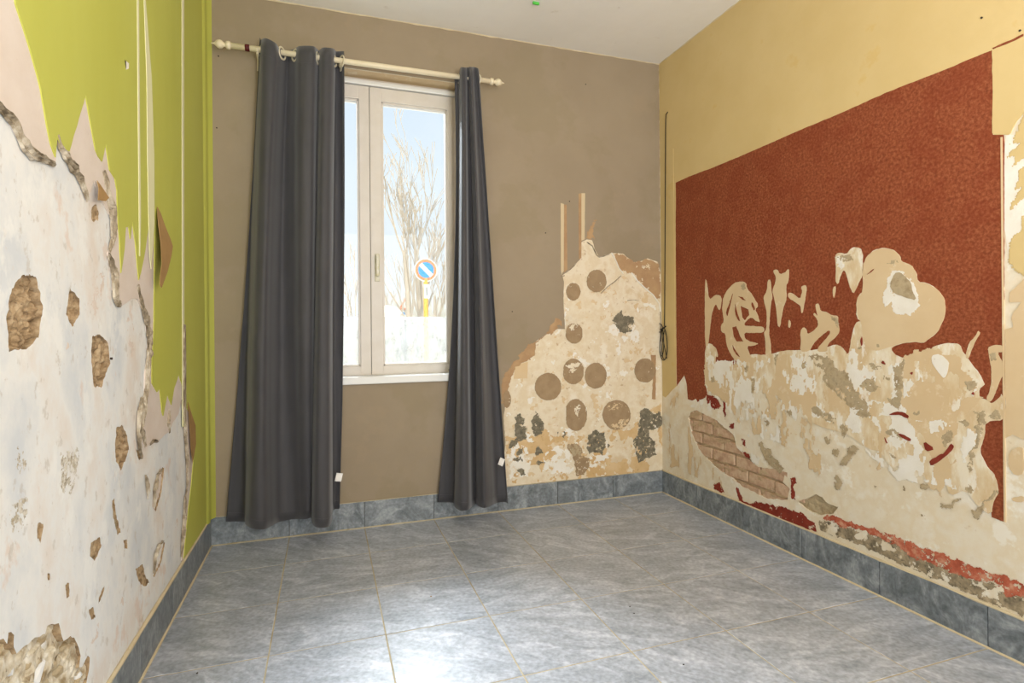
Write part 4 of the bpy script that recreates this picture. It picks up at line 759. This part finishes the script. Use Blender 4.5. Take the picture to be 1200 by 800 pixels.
# ------------------------------------------------------------------ curtains
def cr_(p0, p1, p2, p3, t): return .5*((2*p1)+(-p0+p2)*t+(2*p0-5*p1+4*p2-p3)*t*t+(-p0+3*p1-3*p2+p3)*t**3)
def curtain(ctrl, label, tagspec, ring_px, name='curtain'):
    # ctrl: (top_x, top_y, top_off, mid_x, mid_off, bot_x, bot_y, bot_off) per fold line, mid row at pixel row 350
    rows3 = []
    for c in ctrl:
        ex = lambda o: max(.046, .13+(o-.13)*1.22)
        c = (c[0], c[1], c[2], c[3], ex(c[4]), c[5], c[6], ex(c[7]))
        T = onY(c[0], c[1], D-c[2]); Mx = onY(c[3], 350, D-c[4]); Bt = onY(c[5], c[6], D-c[7])
        rows3.append((Vector((T[0], D-c[2], T[1])), Vector((Mx[0], D-c[4], CH+.12)), Vector((Bt[0], D-c[7], Bt[1]))))
    NU = 12*(len(ctrl)-1); NV = 56
    cx = sum(r[2].x for r in rows3)/len(rows3)
    root = empty(name, (cx, D-.12, .13), label=label, category='curtain')
    def vrow(r, s):                          # quadratic through the three points, by height fraction
        T, Mx, Bt = r; tm_ = (T.z-Mx.z)/(T.z-Bt.z)
        l0 = (s-tm_)*(s-1)/((0-tm_)*(0-1)); l1 = s*(s-1)/(tm_*(tm_-1)); l2 = s*(s-tm_)/(1-tm_)
        p = T*l0+Mx*l1+Bt*l2; p.z = T.z+(Bt.z-T.z)*s; return p
    V = []
    for j in range(NV+1):
        s = j/NV; q = [vrow(r, s) for r in rows3]; q = [q[0]*2-q[1]]+q+[q[-1]*2-q[-2]]; n = len(rows3)
        for i in range(NU+1):
            u = i/NU*(n-1); k = min(int(u), n-2); t = u-k
            p = cr_(q[k], q[k+1], q[k+2], q[k+3], t)
            w = .004*noise.noise(Vector((p.x*16, s*5, 1.3)))*(.3+s)+.0025*noise.noise(Vector((p.x*40, s*16, 7)))
            p = p+Vector((w*.4, w, 0)); p.y = min(p.y, D-.012); V.append(p)
    bm = bmesh.new(); vs = [bm.verts.new(p) for p in V]
    for j in range(NV):
        for i in range(NU):
            a = j*(NU+1)+i; bm.faces.new((vs[a], vs[a+1], vs[a+NU+2], vs[a+NU+1]))
    cl = from_bm('cloth', bm, M_['cloth'], None, smooth=True)
    cl.parent = root; cl.matrix_parent_inverse = Matrix.Translation(-Vector(root.location))
    md = cl.modifiers.new('thick', 'SOLIDIFY'); md.thickness = .0022; md.offset = 0
    # stitched hem and heading seams: raised ribs following the cloth
    def rib(j, name_):
        bm2 = bmesh.new(); tube(bm2, [V[j*(NU+1)+i]+Vector((0, -.0015, 0)) for i in range(NU+1)], .0011, 5)
        o = from_bm(name_, bm2, M_['cloth'], cl); return o
    rib(2, 'heading_seam'); rib(NV-1, 'hem_seam')
    for u, tilt in ring_px:
        q = pa+dr*((rp(u, 60)-pa).dot(dr)); bm3 = bmesh.new(); n = 24
        ax = Matrix.Rotation(tilt, 3, 'Z'); R0, r0 = .033, .006; g = []
        for k in range(n):
            A = 2*math.pi*k/n; ring = []
            for m_ in range(8):
                Bq = 2*math.pi*m_/8; loc = Vector((r0*math.sin(Bq)*.7, (R0+r0*math.cos(Bq))*math.cos(A), (R0+r0*math.cos(Bq))*math.sin(A)))
                ring.append(bm3.verts.new(q+ax @ loc+Vector((0, 0, -.004))))
            g.append(ring)
        for k in range(n):
            for m_ in range(8): bm3.faces.new((g[k][m_], g[k][(m_+1) % 8], g[(k+1) % n][(m_+1) % 8], g[(k+1) % n][m_]))
        o = from_bm('eyelet', bm3, M_['ring'], None, smooth=True); o.parent = root; o.matrix_parent_inverse = Matrix.Translation(-Vector(root.location))
    u, v, off, a = tagspec; tx, tz = onY(u, v, D-off); bm4 = bmesh.new(); box(bm4, (-.019, -.0012, -.024), (.019, .0012, .024))
    bmesh.ops.subdivide_edges(bm4, edges=bm4.edges[:], cuts=3, use_grid_fill=True)
    for v_ in bm4.verts: v_.co.y += .006*math.sin(v_.co.z*90)+.004*math.sin(v_.co.x*120)
    bmesh.ops.rotate(bm4, verts=bm4.verts, matrix=Matrix.Rotation(a, 3, 'Y')); bmesh.ops.translate(bm4, verts=bm4.verts, vec=(tx, D-off, tz))
    o = from_bm('care_label', bm4, M_['tag'], cl, label='small white care label')
    return root
CL = [(304.5, 44, .10, 285, .04, 264.5, 611, .035), (306, 48, .11, 291, .045, 286, 611, .045), (307, 46, .16, 295, .15, 288, 614, .17), (312, 45, .185, 300, .205, 296, 619, .225), (322, 50, .185, 310, .215, 309, 620, .225), (328, 57, .14, 317, .16, 318, 616, .17),
      (337, 60, .055, 328, .075, 328, 611, .10), (345, 57, .11, 343, .10, 345, 608, .09), (352, 54, .175, 352, .165, 356, 608, .12), (366, 54, .185, 364, .165, 364, 606, .12), (371, 57, .14, 368, .10, 368, 603, .06), (373, 59, .08, 371, .045, 371, 602, .04), (374.3, 59, .13, 368.8, .11, 365.5, 608, .14), (378, 56, .18, 373, .205, 370, 617, .22), (386, 56, .185, 384, .205, 384, 617, .22), (391, 57, .14, 388.5, .15, 388.5, 611, .15), (393.5, 60, .06, 390, .05, 390, 598, .05), (400, 60, .07, 400, .045, 396.5, 596, .04), (403, 60, .135, 402.5, .08, 397.5, 596, .07)]
curtain(CL, 'wide charcoal eyelet curtain left of the window, gathered near the green wall', (397, 559, .10, .25), [(307, .5), (330.5, -.49), (345.6, .56), (372, -.3), (374.5, .3), (391, -.5), (400, .4)])
CR = [(532.5, 93, .095, 530, .05, 512.5, 588, .04), (537, 90, .10, 536, .05, 531, 589, .045), (539.5, 80, .15, 537.5, .13, 533, 594, .15), (542, 79, .18, 541, .185, 540, 598, .205), (545, 79, .175, 547, .18, 549, 597, .20), (547, 79, .145, 549.5, .08, 553, 593, .08), (548.5, 79, .145, 555.5, .05, 557.5, 590, .05), (550, 78.5, .18, 558, .13, 561, 593, .14), (552.5, 78.5, .18, 563, .17, 568, 595, .185), (555, 78.5, .145, 567, .11, 576, 592, .13), (557.5, 79, .145, 572, .045, 582, 589, .045), (560, 80, .17, 578, .05, 592, 588, .035), (561, 82, .145, 579.5, .09, 595, 590, .07)]
curtain(CR, 'narrow charcoal curtain bunched right of the window, flaring towards the floor', (587.5, 541, .08, .5), [(539, .3), (559, .4)])

# ------------------------------------------------------------------ black cord in the corner
def pr(u, v, off=.008): a, z = onX(u, v, XR); return P3('R', a, z, off)
bm = bmesh.new()
tube(bm, [pr(783, 131, .002), pr(781.5, 134), pr(781, 140), pr(780.6, 220), pr(780.2, 300), pr(779.6, 382)], .0035, 6)
cord = from_bm('cable', bm, M_['black'], label='thin black cable hanging down the corner, tied in a loose bundle', category='cable')
bm = bmesh.new(); c0 = (778.5, 402)
for k, (rx, ry, ph, cx, cy) in enumerate(((4.2, 19, 0, 778.6, 403), (3, 17, .6, 780.4, 404), (2.2, 16, 1.1, 777.6, 401), (3.6, 5, .2, 775.5, 384))):
    tube(bm, [pr(cx+rx*math.sin(t+ph*.2), cy-ry*math.cos(t), .008+.004*k+.003*math.sin(2*t)) for t in [2*math.pi*i/28 for i in range(29)]], .0028, 6, caps=False)
tube(bm, [pr(776, 386, .016), pr(779, 385, .022), pr(782, 382, .014)], .005, 6); tube(bm, [pr(779, 386, .02), pr(780, 400, .02), pr(783, 420, .012)], .0028, 6)
from_bm('cable_loops', bm, M_['black'], cord)

# ------------------------------------------------------------------ outside
GZ = -.9
gnd = boxes('ground', [((-60, D+.4, GZ-.2), (80, 90, GZ))], M_['ground'], kind='structure')
def at(u, v, Y): a, z = onY(u, v, Y); return Vector((a, Y, z))
def disc_y(bm, c, r, y0, y1, n=40, rin=0):
    a = [Vector((c.x+r*math.cos(2*math.pi*k/n), y0, c.z+r*math.sin(2*math.pi*k/n))) for k in range(n)]
    fa = [bm.verts.new(p) for p in a]; fb = [bm.verts.new(Vector((p.x, y1, p.z))) for p in a]
    bm.faces.new(fa); bm.faces.new(fb[::-1])
    for k in range(n): bm.faces.new((fa[k], fa[(k+1) % n], fb[(k+1) % n], fb[k]))
SY = 12.0; c = at(499, 316.3, SY); rad = (at(511.5, 316, SY).x-at(486.5, 316, SY).x)/2
sg = empty('road_sign', (c.x, SY, GZ), label='round no parking sign on a yellow orange post outside the window', category='road sign')
def sp_(name, bm, m, parent, **p):
    o = from_bm(name, bm, m, None, **p); o.parent = parent; o.matrix_parent_inverse = Matrix.Translation(-Vector(parent.location)); return o
bm = bmesh.new(); disc_y(bm, c, rad*1.08, SY, SY+.02); sp_('sign_rim', bm, M_['sgn_white'], sg)
bm = bmesh.new(); disc_y(bm, c, rad, SY-.006, SY); sp_('red_ring', bm, M_['sgn_red'], sg, label='pale orange red ring')
bm = bmesh.new(); disc_y(bm, c, rad*.74, SY-.012, SY-.006); sp_('blue_disc', bm, M_['sgn_blue'], sg, label='blue disc')
bm = bmesh.new(); r_ = box(bm, (-.045, SY-.018, -rad*.76), (.045, SY-.012, rad*.76)); bmesh.ops.rotate(bm, verts=bm.verts, cent=(0, SY, 0), matrix=Matrix.Rotation(math.radians(-45), 3, 'Y')); bmesh.ops.translate(bm, verts=bm.verts, vec=(c.x, 0, c.z)); sp_('diagonal_bar', bm, M_['sgn_white'], sg, label='pale diagonal bar')
bm = bmesh.new(); tube(bm, [(c.x, SY+.04, GZ), (c.x, SY+.04, c.z)], .05, 12); sp_('post', bm, M_['pole'], sg)
q0, q1 = at(496.5, 333, SY), at(503, 349.5, SY); bm = bmesh.new(); box(bm, (q0.x, SY-.02, q1.z), (q1.x, SY-.005, q0.z)); sp_('plate', bm, M_['sgn_white'], sg, label='small white plate below the round sign')
bm = bmesh.new(); xm_ = (q0.x+q1.x)/2; box(bm, (xm_-.012, SY-.026, q1.z+.06), (xm_+.012, SY-.019, q0.z-.06)); sp_('arrow_mark', bm, M_['metal'], sg)
SY2 = 24.0; c2 = at(475, 358, SY2)
s2 = empty('road_sign', (c2.x, SY2, GZ), label='small distant triangular warning sign with a red border above a white and blue panel', category='road sign')
def tri(bm, c, r, y0, y1):
    a = [Vector((c.x+r*math.cos(math.radians(x)), y0, c.z+r*math.sin(math.radians(x)))) for x in (90, 210, 330)]
    fa = [bm.verts.new(p) for p in a]; fb = [bm.verts.new(Vector((p.x, y1, p.z))) for p in a]; bm.faces.new(fa); bm.faces.new(fb[::-1])
    for k in range(3): bm.faces.new((fa[k], fa[(k+1) % 3], fb[(k+1) % 3], fb[k]))
bm = bmesh.new(); tri(bm, c2, .34, SY2, SY2+.02); sp_('red_triangle', bm, M_['sgn_red'], s2); bm = bmesh.new(); tri(bm, c2, .2, SY2-.01, SY2); sp_('white_triangle', bm, M_['sgn_white'], s2)
q = at(475, 369, SY2); bm = bmesh.new(); box(bm, (q.x-.2, SY2, q.z-.2), (q.x+.2, SY2+.02, q.z+.16)); sp_('panel', bm, M_['sgn_white'], s2); bm = bmesh.new(); box(bm, (q.x-.18, SY2-.01, q.z+.02), (q.x+.18, SY2, q.z+.12)); sp_('blue_band', bm, M_['sgn_blue'], s2)
bm = bmesh.new(); tube(bm, [(q.x, SY2+.05, GZ), (q.x, SY2+.05, c2.z)], .04, 8); sp_('post', bm, M_['metal'], s2)
def tree(base, h, r0, label, seed, spread=.35, trunks=1, first=.25, levels=4):
    rnd = random.Random(seed); root = empty('bare_tree', base, label=label, category='tree')
    tb = bmesh.new(); bb = bmesh.new()
    def grow(bm, p, d, L, r, lev):
        n = 4; pts = [p]; rad = [r]; q = p.copy(); dd = d.copy()
        for i in range(n):
            dd = (dd+Vector((rnd.uniform(-1, 1), rnd.uniform(-1, 1), rnd.uniform(-.3, .7)))*.13).normalized(); q = q+dd*L/n; pts.append(q.copy()); rad.append(max(.009, r*(1-.55*(i+1)/n)))
        tube(bm, pts, rad, 6 if lev == 0 else 4, caps=False)
        if lev >= levels: return
        for k in range(rnd.randint(3, 4) if lev < 3 else 3):
            f = rnd.uniform(.35 if lev else first, 1); i = min(n-1, int(f*n)); b = pts[i]+(pts[i+1]-pts[i])*(f*n-i)
            ax = Vector((rnd.uniform(-1, 1), rnd.uniform(-1, 1), 0)).normalized()
            nd_ = (dd*1.0+ax*spread*rnd.uniform(.7, 1.6)+Vector((0, 0, .25))).normalized()
            grow(bb, b, nd_, L*rnd.uniform(.45, .68), max(.01, rad[i+1]*.62), lev+1)
    for t in range(trunks):
        d = Vector((rnd.uniform(-.15, .15), rnd.uniform(-.1, .1), 1)).normalized() if trunks > 1 else Vector((.02, 0, 1)).normalized()
        grow(tb, Vector((base[0]+(t-.5*(trunks-1))*r0*2.2, base[1], GZ-.05)), d, h*.55, r0, 0)
        if lev_top := True:
            pass
    o = from_bm('trunk', tb, M_['bark'], None); o.parent = root; o.matrix_parent_inverse = Matrix.Translation(-Vector(base))
    o = from_bm('branches', bb, M_['bark'], None); o.parent = root; o.matrix_parent_inverse = Matrix.Translation(-Vector(base))
def tb(u, Y): return (at(u, 380, Y).x, Y, GZ)
tree(tb(494, 17), 8.4, .13, 'tallest bare tree, rising behind the round sign', 4, .33, 2)
tree(tb(481, 20), 7.0, .12, 'bare tree left of the round sign, behind the triangular sign', 9, .35, 1)
tree(tb(460, 22.5), 6.4, .10, 'slender bare tree at the left edge of the right pane', 12, .30, 1)
tree(tb(513, 23), 6.6, .12, 'bare tree at the right edge of the right pane', 21, .35, 1)
tree(tb(411, 15), 4.2, .06, 'thin bare sapling seen through the narrow left pane', 5, .25, 1, levels=3)
tree(tb(560, 21), 7.0, .12, 'bare tree hidden mostly behind the right curtain', 33, .35, 1, levels=3)
# undergrowth: uncountable twigs behind the signs
rnd = random.Random(5); bm = bmesh.new()
for _ in range(4200):
    u = rnd.uniform(395, 640); Y = rnd.uniform(25, 30); x = at(u, 380, Y).x; L = rnd.uniform(1.2, 3.4)*(1 if u > 440 else .62); b = Vector((x, Y, GZ+rnd.uniform(0, 1.8)*(1 if u > 440 else .5)))
    d = Vector((rnd.uniform(-.5, .5), rnd.uniform(-.3, .3), 1)).normalized(); t_ = b+d*L; w = Vector((.02, 0, 0)); y_ = Vector((0, .02, 0))
    a_, b_, c_ = bm.verts.new(b-w), bm.verts.new(b+w), bm.verts.new(b+y_); e_ = bm.verts.new(t_)
    bm.faces.new((a_, b_, e_)); bm.faces.new((b_, c_, e_)); bm.faces.new((c_, a_, e_))
from_bm('scrub', bm, M_['scrub'], kind='stuff', label='dense pale leafless undergrowth below the bare trees', category='undergrowth')
# crumbs on the floor
for u, v, lb in ((801, 779, 'tiny dark crumb on the floor tile nearest the lower right'), (738, 711, 'farther of two dark crumbs on the tile in the middle of the floor'), (743, 719, 'nearer of two dark crumbs on the tile in the middle of the floor'), (231, 789, 'dark crumb on the floor tile close to the left skirting'), (505, 699, 'tan crumb on the floor tile in front of the window')):
    x, y = onZ(u, v, 0); bm = bmesh.new(); bmesh.ops.create_icosphere(bm, subdivisions=1, radius=.004); 
    for v_ in bm.verts: v_.co = Vector((v_.co.x*rnd.uniform(.8, 1.4), v_.co.y*rnd.uniform(.6, 1), v_.co.z*.5))
    o = from_bm('plaster_crumb', bm, M_['flap' if u == 505 else 'dirt'], label=lb, category='crumb', group='crumbs on the floor'); o.location = (x, y, .0025)
